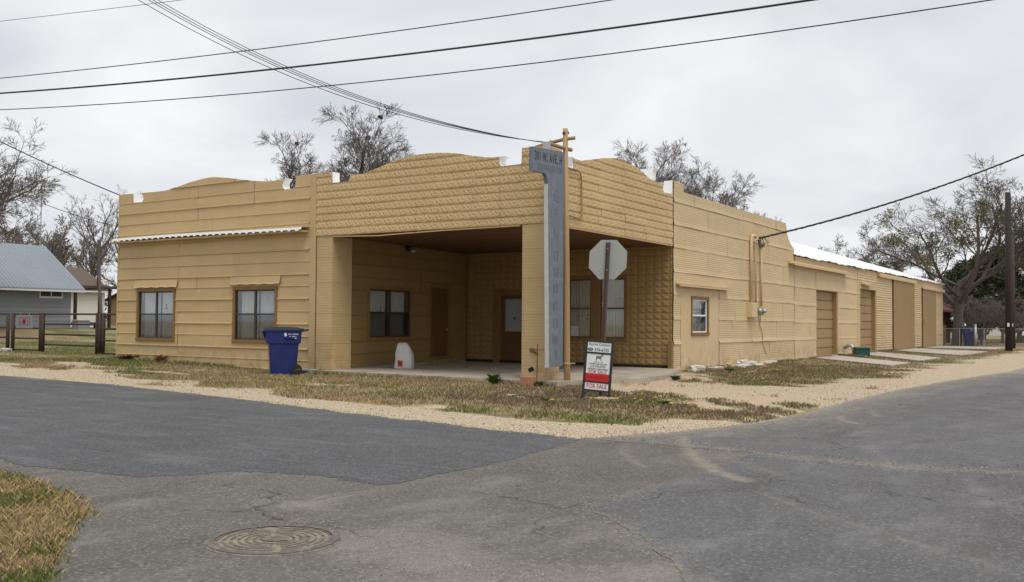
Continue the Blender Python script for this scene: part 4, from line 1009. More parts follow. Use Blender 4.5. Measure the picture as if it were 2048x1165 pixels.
horse = [(0.075, 0.085), (0.088, 0.070), (0.090, 0.050), (0.078, 0.052), (0.060, 0.035), (0.050, 0.0), (0.052, -0.06), (0.040, -0.06), (0.034, -0.01), (0.0, -0.012), (-0.035, -0.005), (-0.045, -0.03), (-0.038, -0.06), (-0.052, -0.06), (-0.064, -0.02), (-0.066, 0.02), (-0.055, 0.045), (-0.02, 0.048), (0.02, 0.045), (0.045, 0.060), (0.062, 0.082), (0.068, 0.095)]
V, F_ = cdt(horse); mb = MB(); mb.add([FSM(0.01 + a, 0.805 + b, 0.008) for a, b in V], F_); mb.build('emblem', MT['greyletter'], p2)
bars(p2, lambda x, y, z: FSM(x, y, 0.008), 0.0, 0.728, 0.20, 0.016, 14, MT['greyletter'], 5)
text('ConsultCarleton @ aa.com', 0.042, MT['greyletter'], p2, ft(0.0, 0.695), xs=0.82)
text('512-576-6755', 0.056, MT['letter'], p2, ft(0.0, 0.642), xs=0.92, sp_=1.1)
text('NORMA CARLETON', 0.050, MT['letter'], p2, ft(0.0, 0.588), xs=0.86, sp_=1.1)
text('FOR SALE', 0.085, MT['redletter'], p2, ft(0.0, 0.530), xs=1.05)
bars(p3, lambda x, y, z: FSM(x, y, 0.008), 0.0, 0.425, 0.42, 0.045, 16, MT['darkred'], 6)
text('FOR SALE', 0.115, MT['redletter'], p4, ft(0.0, 0.252), xs=0.80, bold=0.001, sp_=1.1)

# ------------------------------------------------------------------ wheeled bins
MT['binblue'] = M('dark_blue_plastic', (0.008, 0.018, 0.13), 0.4, 0.15, 3, 0.05, 60, dirt=(0.02, 0.03, 0.12), dscale=4, dth=0.6)
MT['binlid'] = M('black_plastic_lid', (0.022, 0.023, 0.024), 0.5, 0.2, 5)
MT['rubber'] = M('black_rubber', (0.012, 0.012, 0.012), 0.7, 0.2, 8)
MT['mark'] = M('white_stencil', (0.62, 0.63, 0.66), 0.6, 0.1, 20)
def rrect(hx, hy, r, z, cx=0.0, n=4):
    out = []
    for (sx, sy, a0) in ((1, 1, 0), (-1, 1, 90), (-1, -1, 180), (1, -1, 270)):
        for k in range(n + 1):
            a = R_(a0 + 90 * k / n); out.append((cx + sx * (hx - r) + r * math.cos(a), sy * (hy - r) + r * math.sin(a), z))
    return out
def loft(mb, rings, cap0=True, cap1=True):
    n = len(rings[0]); b = len(mb.v)
    for r in rings: mb.v += [tuple(p) for p in r]
    for i in range(len(rings) - 1):
        for j in range(n): mb.f.append((b + i * n + j, b + i * n + (j + 1) % n, b + (i + 1) * n + (j + 1) % n, b + (i + 1) * n + j))
    if cap0: mb.f.append(tuple(b + j for j in range(n - 1, -1, -1)))
    if cap1: mb.f.append(tuple(b + (len(rings) - 1) * n + j for j in range(n)))
BIN = thing('wheeled_bin', 'blue wheeled rubbish bin with black lid on the grass before the front window', 'rubbish bin', (0, 0, 0))
mb = MB(); loft(mb, [rrect(0.31, 0.29, 0.05, 0.0), rrect(0.325, 0.30, 0.05, 0.10), rrect(0.375, 0.345, 0.05, 0.80), rrect(0.43, 0.375, 0.05, 0.815, -0.01), rrect(0.455, 0.39, 0.05, 1.12, -0.01), rrect(0.485, 0.42, 0.05, 1.13, -0.01), rrect(0.485, 0.42, 0.05, 1.165, -0.01)])
body = mb.build('body', MT['binblue'], BIN)
mb = MB(); mb.add([(-0.47, -0.28, 1.12), (-0.47, 0.28, 1.12), (-0.445, 0.2, 0.95), (-0.445, -0.2, 0.95), (-0.56, -0.3, 1.13), (-0.56, 0.3, 1.13), (-0.475, 0.2, 0.94), (-0.475, -0.2, 0.94)], [(0, 1, 2, 3), (4, 7, 6, 5), (0, 4, 5, 1), (1, 5, 6, 2), (2, 6, 7, 3), (3, 7, 4, 0)]); mb.build('lift_pocket', MT['binblue'], body)
mb = MB(); mb.add([(x, y, z) for x in (0.0, 0.26) for (y, z) in ((-0.383, 0.96), (-0.383, 0.90))] + [(x, -0.425, 0.945) for x in (0.02, 0.24)], [(0, 2, 5, 4), (1, 4, 5, 3), (0, 4, 1), (2, 3, 5)]); mb.build('ridge', MT['binblue'], body)
mb = MB(); loft(mb, [rrect(0.475, 0.41, 0.05, 1.167, -0.02), rrect(0.47, 0.405, 0.05, 1.19, -0.02), rrect(0.40, 0.34, 0.08, 1.225, -0.06), rrect(0.30, 0.27, 0.08, 1.24, -0.10)]); lid = mb.build('lid', MT['binlid'], BIN, False)
mb = MB(); mb.box(0.40, 0.50, -0.30, 0.30, 1.15, 1.20); mb.build('hinge', MT['binlid'], lid, False, 0.01)
mb = MB(); mb.tube([(0.45, -0.33, 1.13), (0.60, -0.33, 1.16), (0.60, 0.33, 1.16), (0.45, 0.33, 1.13)], 0.022, 8); mb.build('handle', MT['binblue'], BIN, True)
for s in (-1, 1):
    mb = MB(); mb.tube([(0.33, s * 0.30, 0.135), (0.33, s * 0.37, 0.135)], 0.135, 20); wh = mb.build('wheel', MT['rubber'], BIN)
    mb = MB(); mb.tube([(0.33, s * 0.36, 0.135), (0.33, s * 0.378, 0.135)], 0.07, 12); mb.build('rim', MT['binlid'], wh)
    for a in range(5):
        mb = MB(); mb.tube([(0.33, s * 0.374, 0.135), (0.33 + 0.1 * math.cos(a * 1.257), s * 0.374, 0.135 + 0.1 * math.sin(a * 1.257))], 0.012, 5); mb.build('spoke', MT['binlid'], wh)
mb = MB(); mb.tube([(0.33, -0.3, 0.135), (0.33, 0.3, 0.135)], 0.015, 6); mb.build('axle', MT['steel'], BIN)
bt = lambda cx, cz, s=1: (lambda x, y, z: (cx + x, -0.398 + 0.0 * y - z, cz + y))
for k, (cx, cz, w) in enumerate(((0.22, 1.05, 0.26), (0.23, 0.995, 0.20), (0.23, 0.945, 0.18))): bars(body, lambda x, y, z: (x, -0.401, y), cx, cz, w, 0.032, 9, MT['mark'], 70 + k, 'marking')
mb = MB(); mb.add([(0.03 + 0.035 * math.cos(a), -0.400, 1.04 + 0.05 * math.sin(a)) for a in np.linspace(0, 6.28, 13)[:-1]], [tuple(range(12))]); mb.build('emblem', MT['mark'], body)
bars(body, lambda x, y, z: (-0.462, -x, y), 0.05, 0.88, 0.16, 0.05, 4, MT['greyletter'], 81, 'marking')
mb = MB(); mb.box(-0.362, -0.33, -0.12, 0.12, 0.42, 0.44); mb.build('catch_bar', MT['mark'], body)
bin2 = dup(BIN, (1.35, 61.5, 0.0), R_(20), 'blue wheeled rubbish bin by the tree trunk and wire fence', 'wheeled rubbish bins', (1.15, 1.15, 1.15))
BIN['group'] = 'wheeled rubbish bins'
BIN.location = (-7.78, -1.25, 0.02); BIN.rotation_euler = (0, 0, R_(50)); BIN.scale = (1.07, 1.07, 1.07)

# ------------------------------------------------------------------ small things round the porch
MT['bagwhite'] = M('white_woven_plastic', (0.50, 0.49, 0.47), 0.5, 0.12, 5, 0.4, 14)
BG = thing('feed_sack', 'white plastic sack with a red label standing on the porch slab', 'sack', (-5.98, 1.85, 0.118))
mb = MB(); rings = []
for (z, hx, hy, cx) in ((0, 0.26, 0.17, 0), (0.05, 0.27, 0.185, 0), (0.30, 0.265, 0.18, 0.01), (0.45, 0.25, 0.165, 0.0), (0.58, 0.215, 0.13, -0.02), (0.70, 0.175, 0.085, -0.04), (0.765, 0.12, 0.05, -0.05), (0.78, 0.05, 0.02, -0.05)):
    rr = rrect(hx, hy, min(hx, hy) * 0.5, z, cx, 5)
    rings.append([(x + 0.014 * math.sin(9 * y + 14 * z + 3 * x), y + 0.016 * math.sin(11 * x + 9 * z), zq + (0.01 * math.sin(20 * x) if z > 0 else 0)) for (x, y, zq) in rr])
loft(mb, rings)
BR = R_(25)
bgm = lambda x, y, z: (-5.98 + x * math.cos(BR) - y * math.sin(BR), 1.85 + x * math.sin(BR) + y * math.cos(BR), 0.118 + z)
mb.v = [bgm(*p) for p in mb.v]; sk = mb.build('sack', MT['bagwhite'], BG, True)
mb = MB(); mb.add([bgm(x, -0.205, z) for x, z in ((-0.15, 0.08), (0.0, 0.08), (0.0, 0.245), (-0.15, 0.27))], [(0, 1, 2, 3)]); mb.build('label', MT['panelred'], BG)
bars(BG, lambda x, y, z: bgm(x, -0.208, y), -0.075, 0.16, 0.10, 0.12, 3, MT['letter'], 90)
CB = MB(); loft(CB, [[(x, y, z) for (y, z) in ((-0.11, 0.0), (0.11, 0.0), (0.08, 0.15), (-0.08, 0.15))] for x in (-0.55, -0.2, 0.2, 0.55)])
ca = R_(6); CB.v = [(-7.95 + x * math.cos(ca) - y * math.sin(ca), -0.36 + x * math.sin(ca) + y * math.cos(ca), z - 0.01) for x, y, z in CB.v]
tag(CB.build('wheel_stop', MT['concrete_grey'], None, False, 0.015, (-7.95, -0.36, 0)), 'grey concrete wheel stop lying beside the left porch pillar', 'kerb block')
MT['brick'] = M('salmon_brick', (0.36, 0.175, 0.10), 0.9, 0.2, 8, 0.5, 60)
mb = MB(); mb.box(-0.12, 0.20, -0.95, -0.72, -0.01, 0.245); tag(mb.build('clay_block', MT['brick'], None, False, 0.012, (0.04, -0.83, 0)), 'salmon clay block at the foot of the corner pillar', 'block')
MT['lime'] = M('whitewashed_limestone', (0.60, 0.57, 0.52), 0.9, 0.14, 5, 0.5, 30, dirt=(0.36, 0.29, 0.2), dscale=3, dth=0.6)
MT['limetan'] = M('tan_limestone', (0.48, 0.34, 0.19), 0.9, 0.18, 5, 0.5, 30)
def stone(name, c, s, mat, seed, label, cat='stone', rz=0.0, flat=0.12, group=None):
    rg = random.Random(seed); bm = bmesh.new(); bmesh.ops.create_cube(bm, size=1.0)
    bmesh.ops.subdivide_edges(bm, edges=bm.edges[:], cuts=2, use_grid_fill=True)
    for v in bm.verts:
        q = v.co.normalized() * 0.62; v.co = v.co.lerp(q, 0.25)
        v.co += Vector((rg.uniform(-1, 1), rg.uniform(-1, 1), rg.uniform(-1, 1))) * flat * 0.5
        v.co = Vector((v.co.x * s[0], v.co.y * s[1], (v.co.z + 0.42) * s[2]))
    me = bpy.data.meshes.new(name); bm.to_mesh(me); bm.free(); me.materials.append(mat)
    o = link(name, me, None, c); o.rotation_euler = (0, 0, rz)
    return tag(o, label, cat, group)
for i, (x, y, z, sx, sy, sz, mt, lb) in enumerate([
    (0.28, 8.95, 0, 0.35, 0.85, 0.34, 'lime', 'white pointed limestone block leaning at the foot of the plain wall panel'),
    (0.22, 10.75, 0, 0.22, 1.5, 0.16, 'lime', 'long low white limestone slab along the plain wall panel'),
    (0.30, 12.05, 0, 0.34, 0.62, 0.30, 'limetan', 'tan limestone block beside the plain wall panel, starting the stone row'),
    (0.55, 12.55, 0, 0.32, 1.35, 0.22, 'lime', 'white limestone slab in front of the stone row under the meters'),
    (0.25, 13.35, 0, 0.30, 0.80, 0.42, 'lime', 'upright white limestone block in the row under the meters'),
    (0.55, 14.1, 0, 0.32, 1.2, 0.16, 'lime', 'thin white limestone slab under the electric meters'),
    (0.42, 15.3, 0, 0.3, 0.9, 0.20, 'limetan', 'tan limestone slab ending the stone row'),
    (0.20, 14.55, 0, 0.26, 0.8, 0.30, 'lime', 'white limestone block behind the tan slab at the wall'),
    (0.20, 16.6, 0, 0.25, 1.0, 0.22, 'lime', 'lone white limestone block against the corrugated wall'),
    (2.98, -3.12, 0, 0.35, 0.25, 0.09, 'lime', 'flat pale rock behind the left leg of the for sale sign'),
    (3.45, -3.36, 0, 0.52, 0.34, 0.15, 'limetan', 'larger tan rock at the right leg of the for sale sign')]):
    stone('limestone_block' if i < 9 else 'rock', (x, y, z - 0.02), (sx * 0.9, sy * 0.9, sz * 0.62), MT[mt], 30 + i, lb, 'stone', 0.1 * math.sin(i * 3), 0.13)
MT['green'] = M('dark_green_plastic', (0.012, 0.075, 0.055), 0.5, 0.2, 5)
GC = thing('green_crate', 'dark green plastic box on the garage drive', 'box', (1.25, 26.9, 0.05))
ga = R_(28); gm_ = lambda u, v, w: (1.25 + u * math.cos(ga) - w * math.sin(ga), 26.9 + u * math.sin(ga) + w * math.cos(ga), 0.05 + v)
mb = MB(); loft(mb, [[(x * k, y * k, z) for (x, y) in ((-0.34, -0.25), (0.34, -0.25), (0.34, 0.25), (-0.34, 0.25))] for (z, k) in ((0, 0.95), (0.34, 1.0))]); mb.v = [gm_(x, z, y) for x, y, z in mb.v]; mb.build('tub', MT['green'], GC, False, 0.02)
mb = MB(); loft(mb, [[(x * k, y * k, z) for (x, y) in ((-0.36, -0.27), (0.36, -0.27), (0.36, 0.27), (-0.36, 0.27))] for (z, k) in ((0.342, 1.0), (0.39, 1.0), (0.43, 0.9))]); mb.v = [gm_(x, z, y) for x, y, z in mb.v]; mb.build('lid', MT['green'], GC, False, 0.02)
MT['wood'] = M('weathered_timber', (0.27, 0.20, 0.14), 0.85, 0.25, 7, 0.3, 40)
mb = MB(); aa = (0.02, 27.55); bb = (1.75, 25.6)
dvx, dvy = bb[0] - aa[0], bb[1] - aa[1]; L = math.hypot(dvx, dvy); nxv, nyv = -dvy / L * 0.06, dvx / L * 0.06
mb.add([(p[0] + s * nxv, p[1] + s * nyv, z) for z in (0.05, 0.12) for p in (aa, bb) for s in (-1, 1)], [(0, 1, 3, 2), (4, 6, 7, 5), (0, 4, 5, 1), (2, 3, 7, 6), (0, 2, 6, 4), (1, 5, 7, 3)])
tag(mb.build('timber_plank', MT['wood'], None, at=(0.9, 26.5, 0.05)), 'weathered plank laid along the drive edge under the green box', 'plank')
mb = MB(); mb.tube([(0.05, 28.6, 0.38), (0.22, 28.55, 0.50), (0.40, 28.5, 0.50), (0.50, 28.47, 0.36), (0.52, 28.46, 0.0)], [0.08, 0.085, 0.09, 0.09, 0.09], 10)
tag(mb.build('vent_pipe', MT['steel'], None, True, at=(0.4, 28.5, 0.0)), 'bent grey metal pipe coming out of the wall beside the roller door', 'pipe')
MT['paper'] = M('white_litter', (0.72, 0.73, 0.74), 0.7, 0.08, 8)
mb = MB(); mb.add([(1.35, -4.0, 0.03), (1.75, -3.95, 0.08), (2.05, -3.75, 0.05), (2.12, -3.62, 0.04), (1.8, -3.75, 0.03), (1.5, -3.88, 0.06)], [(0, 1, 5), (1, 4, 5), (1, 2, 4), (2, 3, 4)])
tag(mb.build('plastic_litter', MT['paper'], None, at=(1.7, -3.85, 0.02)), 'crumpled strip of white litter on the grass verge', 'litter')
mb = MB(); mb.tube([(2.1, 8.6, 0.03), (2.0, 9.6, 0.035), (1.7, 10.6, 0.03)], 0.018, 6); tag(mb.build('stick', MT['limetan'], None, at=(2.0, 9.6, 0.02)), 'pale broken stick lying on the grass by the plain wall panel', 'stick')
mb = MB(); mb.tube([(1.5, 11.2, 0.03), (1.3, 12.6, 0.035), (1.1, 13.8, 0.03)], 0.016, 6); tag(mb.build('stick', MT['wood'], None, at=(1.3, 12.6, 0.02)), 'thin grey stick lying on the grass before the stone row', 'stick')

# ------------------------------------------------------------------ manhole cover
MT['iron'] = M('worn_cast_iron', (0.105, 0.088, 0.076), 0.6, 0.35, 14, 0.2, 90, dirt=(0.22, 0.175, 0.12), dscale=16, dth=0.56)
MT['sand'] = M('sand_in_grooves', (0.26, 0.215, 0.155), 0.95, 0.25, 12, 0.4, 120, dirt=(0.13, 0.11, 0.092), dscale=11, dth=0.50)
MC = thing('manhole_cover', 'worn iron manhole cover with sand filled concentric ribs set in the old asphalt', 'manhole cover', (7.13, -15.38, 0.006))
mb = MB(); mb.lathe([(0.45, -0.01), (0.447, 0.014), (0.40, 0.014)], (7.13, -15.38, 0.006), 48, False); mb.build('rim', MT['iron'], MC)
mb = MB(); mb.lathe([(0.46, -0.01), (0.46, 0.003), (0.445, 0.008)], (7.13, -15.38, 0.006), 48, False); mb.build('sand_collar', MT['sand'], MC)
mb = MB(); mb.add([(7.13 + 0.43 * math.cos(a), -15.38 + 0.43 * math.sin(a), 0.0130) for a in np.linspace(0, 2 * math.pi, 49)[:-1]], [tuple(range(48))]); mb.build('sand_fill', MT['sand'], MC)
rg = random.Random(3)
for r in (0.385, 0.335, 0.285, 0.235, 0.185, 0.135):
    mb = MB(); na = int(150 * r)
    for q in range(4):
        a0 = R_(q * 90 + 52 + rg.uniform(0, 6)); a1 = R_(q * 90 + 130 + rg.uniform(0, 6))
        k = 0; a = a0
        while a < a1:
            ln = rg.uniform(0.25, 0.9); e = min(a + ln, a1)
            nn = 8; b = len(mb.v)
            for i in range(nn + 1):
                t = a + (e - a) * i / nn; wq = 0.011 + 0.003 * math.sin(t * 9 + r * 50)
                for (rr, z) in ((r - wq, 0.010), (r - wq * 0.7, 0.0175), (r + wq * 0.7, 0.0175), (r + wq, 0.010)): mb.v.append((7.13 + rr * math.cos(t), -15.38 + rr * math.sin(t), z))
            for i in range(nn):
                for j in range(3): mb.f.append((b + 4 * i + j, b + 4 * i + 4 + j, b + 4 * i + 5 + j, b + 4 * i + 1 + j))
            a = e + rg.choice((0.0, 0.03, 0.12))
    mb.build('rib', MT['iron'], MC)
mb = MB(); mb.add([(7.13 + 0.10 * math.cos(a) * (1 + 0.2 * math.sin(2 * a)), -15.38 + 0.08 * math.sin(a), 0.0185) for a in np.linspace(0, 2 * math.pi, 21)[:-1]], [tuple(range(20))]); mb.build('centre_boss', MT['iron'], MC)

# ------------------------------------------------------------------ pipe fence and gates at the left
def fence_thing(name, label, cat, x0, x1, zs, posts, group, rust=0):
    zb = float(zg((x0 + x1) / 2, 2.5)); F = thing(name, label, cat, ((x0 + x1) / 2, 2.5, zb), 0, group)
    for i, (x, r) in enumerate(posts):
        mb = MB(); mb.tube([(x, 2.5, zb - 0.2), (x, 2.5, 1.76)], r, 10); mb.build('post', MT['rustpipe'], F, True)
    for z in zs:
        mb = MB(); mb.tube([(x0, 2.5, z), (x1, 2.5, z)], 0.036, 8); mb.build('rail', MT['rustpipe'], F, True)
    return F
fence_thing('pipe_fence', 'rusty pipe fence running off beside the signed gate', 'fence', -36.0, -28.6, (1.71, 1.12, 0.70), [(-35.9, 0.07), (-32.2, 0.07), (-28.6, 0.075)], 'rusty pipe fencing')
g1 = fence_thing('pipe_gate', 'narrow rusty pipe gate with a painted board hung on it', 'gate', -28.1, -26.1, (1.71, 1.12, 0.68, 0.20), [(-28.2, 0.075), (-26.15, 0.05)], 'rusty pipe gates')
fence_thing('pipe_gate', 'wide four rail rusty pipe gate between two posts', 'gate', -25.9, -22.1, (1.71, 1.30, 0.87, 0.45), [(-25.95, 0.085), (-22.2, 0.05)], 'rusty pipe gates')
fence_thing('pipe_fence', 'short rusty pipe fence panel meeting the tan building', 'fence', -21.9, -19.2, (1.71, 1.14, 0.68, 0.18), [(-21.98, 0.075), (-21.75, 0.07), (-19.2, 0.05)], 'rusty pipe fencing')
MT['board'] = M('grey_plywood_board', (0.22, 0.23, 0.26), 0.8, 0.3, 9)
MT['handred'] = M('hand_painted_red', (0.28, 0.045, 0.03), 0.8, 0.3, 12)
GS = thing('painted_board', 'grey board hand painted GMSI in red hanging on the pipe gate', 'sign', (-27.2, 2.44, 1.1))
GSM = lambda x, y, z: (-27.22 + x, 2.43 - z - 0.0 * y, 1.39 + y)
mb = MB(); mb.box(-27.84, -26.60, 2.43, 2.455, 1.11, 1.66); mb.build('board', MT['board'], GS)
mb = MB(); mb.tube([(-27.6, 2.44, 1.64), (-27.6, 2.47, 1.76)], 0.012, 5); mb.tube([(-26.9, 2.44, 1.64), (-26.9, 2.47, 1.76)], 0.012, 5); mb.build('hanger', MT['steel'], GS)
text('GMSI', 0.50, MT['handred'], GS, GSM, xs=0.66, bold=0.006, sp_=1.3)
MT['tpost'] = M('teal_steel_post', (0.045, 0.10, 0.10), 0.6, 0.2, 8)
for i, (x, y, h, lb) in enumerate(((-20.0, 1.9, 1.65, 'thin teal steel post at the corner of the tan building'), (-26.6, 8.0, 1.5, 'thin steel fence post standing in the grass behind the pipe gate'), (-23.0, 8.6, 1.5, 'thin steel fence post in the grass behind the short pipe fence'))):
    zb = float(zg(x, y)); mb = MB(); mb.mbox(lambda u, v, w: (x + u, y + w, zb + v), -0.03, 0.03, -0.3, h, -0.005, 0.005); mb.mbox(lambda u, v, w: (x + u, y + w, zb + v), -0.005, 0.005, -0.3, h, 0.005, 0.04)
    tag(mb.build('fence_post', MT['tpost'], None, at=(x, y, zb)), lb, 'post')
stone('rock', (-28.35, 2.2, 0.10), (0.75, 0.35, 0.16), MT['lime'], 77, 'white rock lying by the fence post beside the narrow gate')

# ------------------------------------------------------------------ houses
E1, G1 = (0.0, 1.0), (-1.0, 0.0)
def hmap(o): return lambda u, v, w: (o[0] + E1[0] * u - G1[0] * w, o[1] + E1[1] * u - G1[1] * w, o[2] + v)   # w > 0 towards the camera
MT['greyboard'] = M('grey_lap_siding_paint', (0.25, 0.27, 0.29), 0.7, 0.08, 2)
MT['metalroof'] = M('galvanised_roof_sheet', (0.27, 0.30, 0.34), 0.5, 0.10, 0.6, metal=0.15)
MT['whitetrim'] = M('white_trim_paint', (0.72, 0.72, 0.70), 0.6, 0.05, 3)
MT['shingle'] = M('brown_shingles', (0.115, 0.085, 0.065), 0.9, 0.25, 5, 0.4, 12)
MT['cream'] = M('white_wall_paint', (0.74, 0.72, 0.66), 0.7, 0.06, 2)
MT['darkglass'] = M('dark_window_glass', (0.05, 0.055, 0.06), 0.15, 0.2, 2)
def gable_house(name, label, o, u0, u1, dep, hw, rise, ov, wallmat, roofmat, boards=0, ribs=False):
    H = thing(name, label, 'house', o); m = hmap(o)
    mb = MB(); mb.mbox(m, u0, u1, -0.3, hw, -dep, 0.0); wl_ = mb.build('wall', wallmat, H)
    for s in (u0 + 0.001, u1 - 0.001):
        mb = MB(); mb.add([m(s, hw, 0), m(s, hw, -dep), m(s, hw + rise, -dep / 2)], [(0, 1, 2)]); mb.build('gable', wallmat, H)
    sl = rise / (dep / 2)
    for sgn in (0, 1):
        mb = MB(); w0 = ov if sgn == 0 else -dep - ov
        z0 = hw - sl * ov + 0.03; z1 = hw + rise + 0.03
        a, b = u0 - ov, u1 + ov
        P_ = lambda u, t, dz: m(u, z0 + (z1 - z0) * t + dz, w0 + (-dep / 2 - w0) * t)
        mb.add([P_(u, t, dz) for dz in (0, 0.07) for (u, t) in ((a, 0), (b, 0), (b, 1), (a, 1))], [(0, 1, 2, 3), (4, 7, 6, 5), (0, 4, 5, 1), (1, 5, 6, 2), (2, 6, 7, 3), (3, 7, 4, 0)])
        if ribs and sgn == 0:
            n = int((b - a) / 0.23)
            for k in range(n):
                u = a + (b - a) * k / n; mb.add([P_(u + du, t, dz) for (du, dz) in ((-0.025, 0.07), (0, 0.115), (0.025, 0.07)) for t in (0, 1)], [(0, 1, 3, 2), (2, 3, 5, 4)])
        rf = mb.build('roof', roofmat, H)
    mb = MB(); mb.mbox(m, u0 - ov, u1 + ov, hw - sl * ov - 0.09, hw - sl * ov + 0.02, ov, ov + 0.03); mb.build('fascia', MT['whitetrim'], H)
    for k in range(boards):
        h = hw / boards; mb = MB(); mb.add([m(u, k * h + v, w) for u in (u0 - 0.01, u1 + 0.01) for (v, w) in ((0.004, 0.002), (0.004, 0.03), (h, 0.008), (h, 0.002))], [(0, 4, 5, 1), (1, 5, 6, 2), (2, 6, 7, 3), (0, 1, 2, 3), (4, 7, 6, 5)]); mb.build('siding_board', wallmat, wl_)
    return H, m
def hwin(H, m, u0, u1, v0, v1, n=2):
    mb = MB()
    for (a, b, c, d) in ((u0 - 0.09, u1 + 0.09, v0 - 0.12, v0), (u0 - 0.07, u1 + 0.07, v1, v1 + 0.08), (u0 - 0.07, u0, v0, v1), (u1, u1 + 0.07, v0, v1)): mb.mbox(m, a, b, c, d, 0.0, 0.06)
    for k in range(1, n): mb.mbox(m, u0 + (u1 - u0) * k / n - 0.03, u0 + (u1 - u0) * k / n + 0.03, v0, v1, 0.01, 0.05)
    w = mb.build('window', MT['whitetrim'], H)
    for k in range(n):
        mb = MB(); mb.mbox(m, u0 + (u1 - u0) * k / n + 0.03, u0 + (u1 - u0) * (k + 1) / n - 0.03, v0, v1, 0.012, 0.03); mb.build('pane', MT['darkglass'], w)
GH, hm = gable_house('grey_house', 'grey lap sided house with pale metal gable roof behind the pipe gate', (-44.05, 15.0, 0.80), -17, 0, 8.0, 2.86, 2.55, 0.6, MT['greyboard'], MT['metalroof'], 10, True)
hwin(GH, hm, -2.0, -0.63, 2.10, 2.74)
mb = MB(); mb.mbox(hm, -17, 0.0, -0.2, 0.16, 0.0, 0.05); mb.build('skirting', MT['slide'], GH)
AN = thing('tv_antenna', 'thin tall television mast with cross bars rising behind the grey house', 'antenna', hm(0.6, 5.0, -4.6))
mb = MB(); mb.tube([hm(0.6, 5.0, -4.6), hm(0.65, 9.9, -4.6)], 0.035, 6); mb.build('mast', MT['steel'], AN)
for z, l in ((9.45, 1.3), (9.2, 0.35), (8.9, 0.4)):
    mb = MB(); mb.tube([hm(0.63 - l, z + 0.4, -4.6), hm(0.63 + l, z + 0.28, -4.6)], 0.02, 5); mb.build('cross_bar', MT['steel'], AN)
WH, wm = gable_house('white_house', 'white walled house with brown shingle roof behind the covered patio', (-55.5, 25.0, 0.85), -10.4, 0, 7.5, 3.0, 1.7, 0.4, MT['cream'], MT['shingle'])
hwin(WH, wm, -4.6, -3.4, 0.9, 2.2, 1)
PT = thing('patio_cover', 'dark flat patio roof on brown posts beside the grey house', 'patio cover', hm(2.5, 0, -4))
mb = MB(); mb.mbox(hm, 0.7, 5.0, 2.78, 2.94, -7.5, -2.0); mb.build('roof', MT['shingle'], PT)
for u in (1.7, 4.2):
    for w in (-2.2, -7.2):
        mb = MB(); mb.mbox(hm, u - 0.08, u + 0.08, -0.3, 2.86, w - 0.08, w + 0.08); mb.build('post', MT['rustpipe'], PT)
AC = thing('air_conditioner', 'grey air conditioning unit on the grass at the corner of the grey house', 'air conditioner', hm(0.5, 0, 0.4))
mb = MB(); mb.mbox(hm, 0.05, 0.85, -0.1, 0.62, 0.1, 0.8); mb.build('casing', MT['greyboard'], AC, False, 0.02)
mb = MB(); mb.mbox(hm, 0.0, 0.90, 0.62, 0.67, 0.05, 0.85); mb.build('top_plate', MT['whitetrim'], AC)
TB = thing('picnic_bench', 'dark low bench on the patio behind the pipe gate', 'bench', hm(1.9, 0, -1.2))
mb = MB(); mb.mbox(hm, 1.05, 2.75, 0.42, 0.50, -1.6, -1.1); mb.build('seat', MT['black'], TB)
for u in (1.15, 1.9, 2.65):
    mb = MB(); mb.mbox(hm, u - 0.06, u + 0.06, -0.2, 0.42, -1.5, -1.2); mb.build('leg', MT['black'], TB)
TH, tm = gable_house('tan_house', 'ochre walled low house glimpsed beyond the slender bare tree', (-68.0, 44.5, 0.85), -6, 3.5, 7, 2.6, 1.1, 0.5, MT['garage'], MT['shingle'])
hwin(TH, tm, -1.5, 0.2, 1.0, 2.2, 2)
RH = thing('red_house', 'red roofed house edge showing behind the far end of the shed', 'house', (-4.5, 68, 0))
mb = MB(); mb.box(-10, -1.75, 64.5, 73, -0.2, 3.0); mb.build('wall', MT['rustpipe'], RH)
MT['redroof'] = M('red_roof_paint', (0.11, 0.03, 0.02), 0.7, 0.2, 3)
mb = MB()
for (xa, za, xb, zb) in ((-0.95, 2.65, -5.6, 5.6), (-10.8, 2.45, -5.6, 5.6)):
    mb.add([(x, y, z + dz) for dz in (0, 0.18) for (x, z) in ((xa, za), (xb, zb)) for y in (63.8, 73.6)], [(0, 1, 3, 2), (4, 6, 7, 5), (0, 4, 5, 1), (0, 2, 6, 4), (1, 5, 7, 3)])
mb.build('roof', MT['redroof'], RH)
FH = thing('far_house', 'long pale house far across the road beyond the wire fence', 'house', (0, 150, 0))
mb = MB(); mb.box(-8, 6, 150, 158, -0.2, 2.7); mb.build('wall', MT['cream'], FH)
mb = MB()
for (ya, yb) in ((149.3, 154), (158.7, 154)): mb.add([(-8.6, ya, 2.6), (6.6, ya, 2.6), (6.6, yb, 4.6), (-8.6, yb, 4.6)], [(0, 1, 2, 3)])
mb.build('roof', MT['shingle'], FH)
for x in (-5, -1, 3):
    mb = MB(); mb.box(x, x + 1.4, 149.9, 149.99, 1.0, 2.1); mb.build('window', MT['darkglass'], FH)
CT = thing('camper_trailer', 'pale camper trailer with a yellow stripe parked across the road', 'trailer', (9.0, 92, 0))
mb = MB(); mb.box(6.6, 14.0, 90, 92.4, 0.55, 3.1); bo = mb.build('body', MT['cream'], CT, False, 0.15)
MT['yellow'] = M('yellow_stripe_paint', (0.55, 0.36, 0.05), 0.6, 0.1, 3)
mb = MB(); mb.box(6.7, 13.9, 89.97, 90.01, 0.75, 1.5); mb.build('stripe', MT['yellow'], CT)
mb = MB(); mb.box(8.2, 9.6, 89.96, 90.01, 1.8, 2.5); mb.build('window', MT['darkglass'], CT)
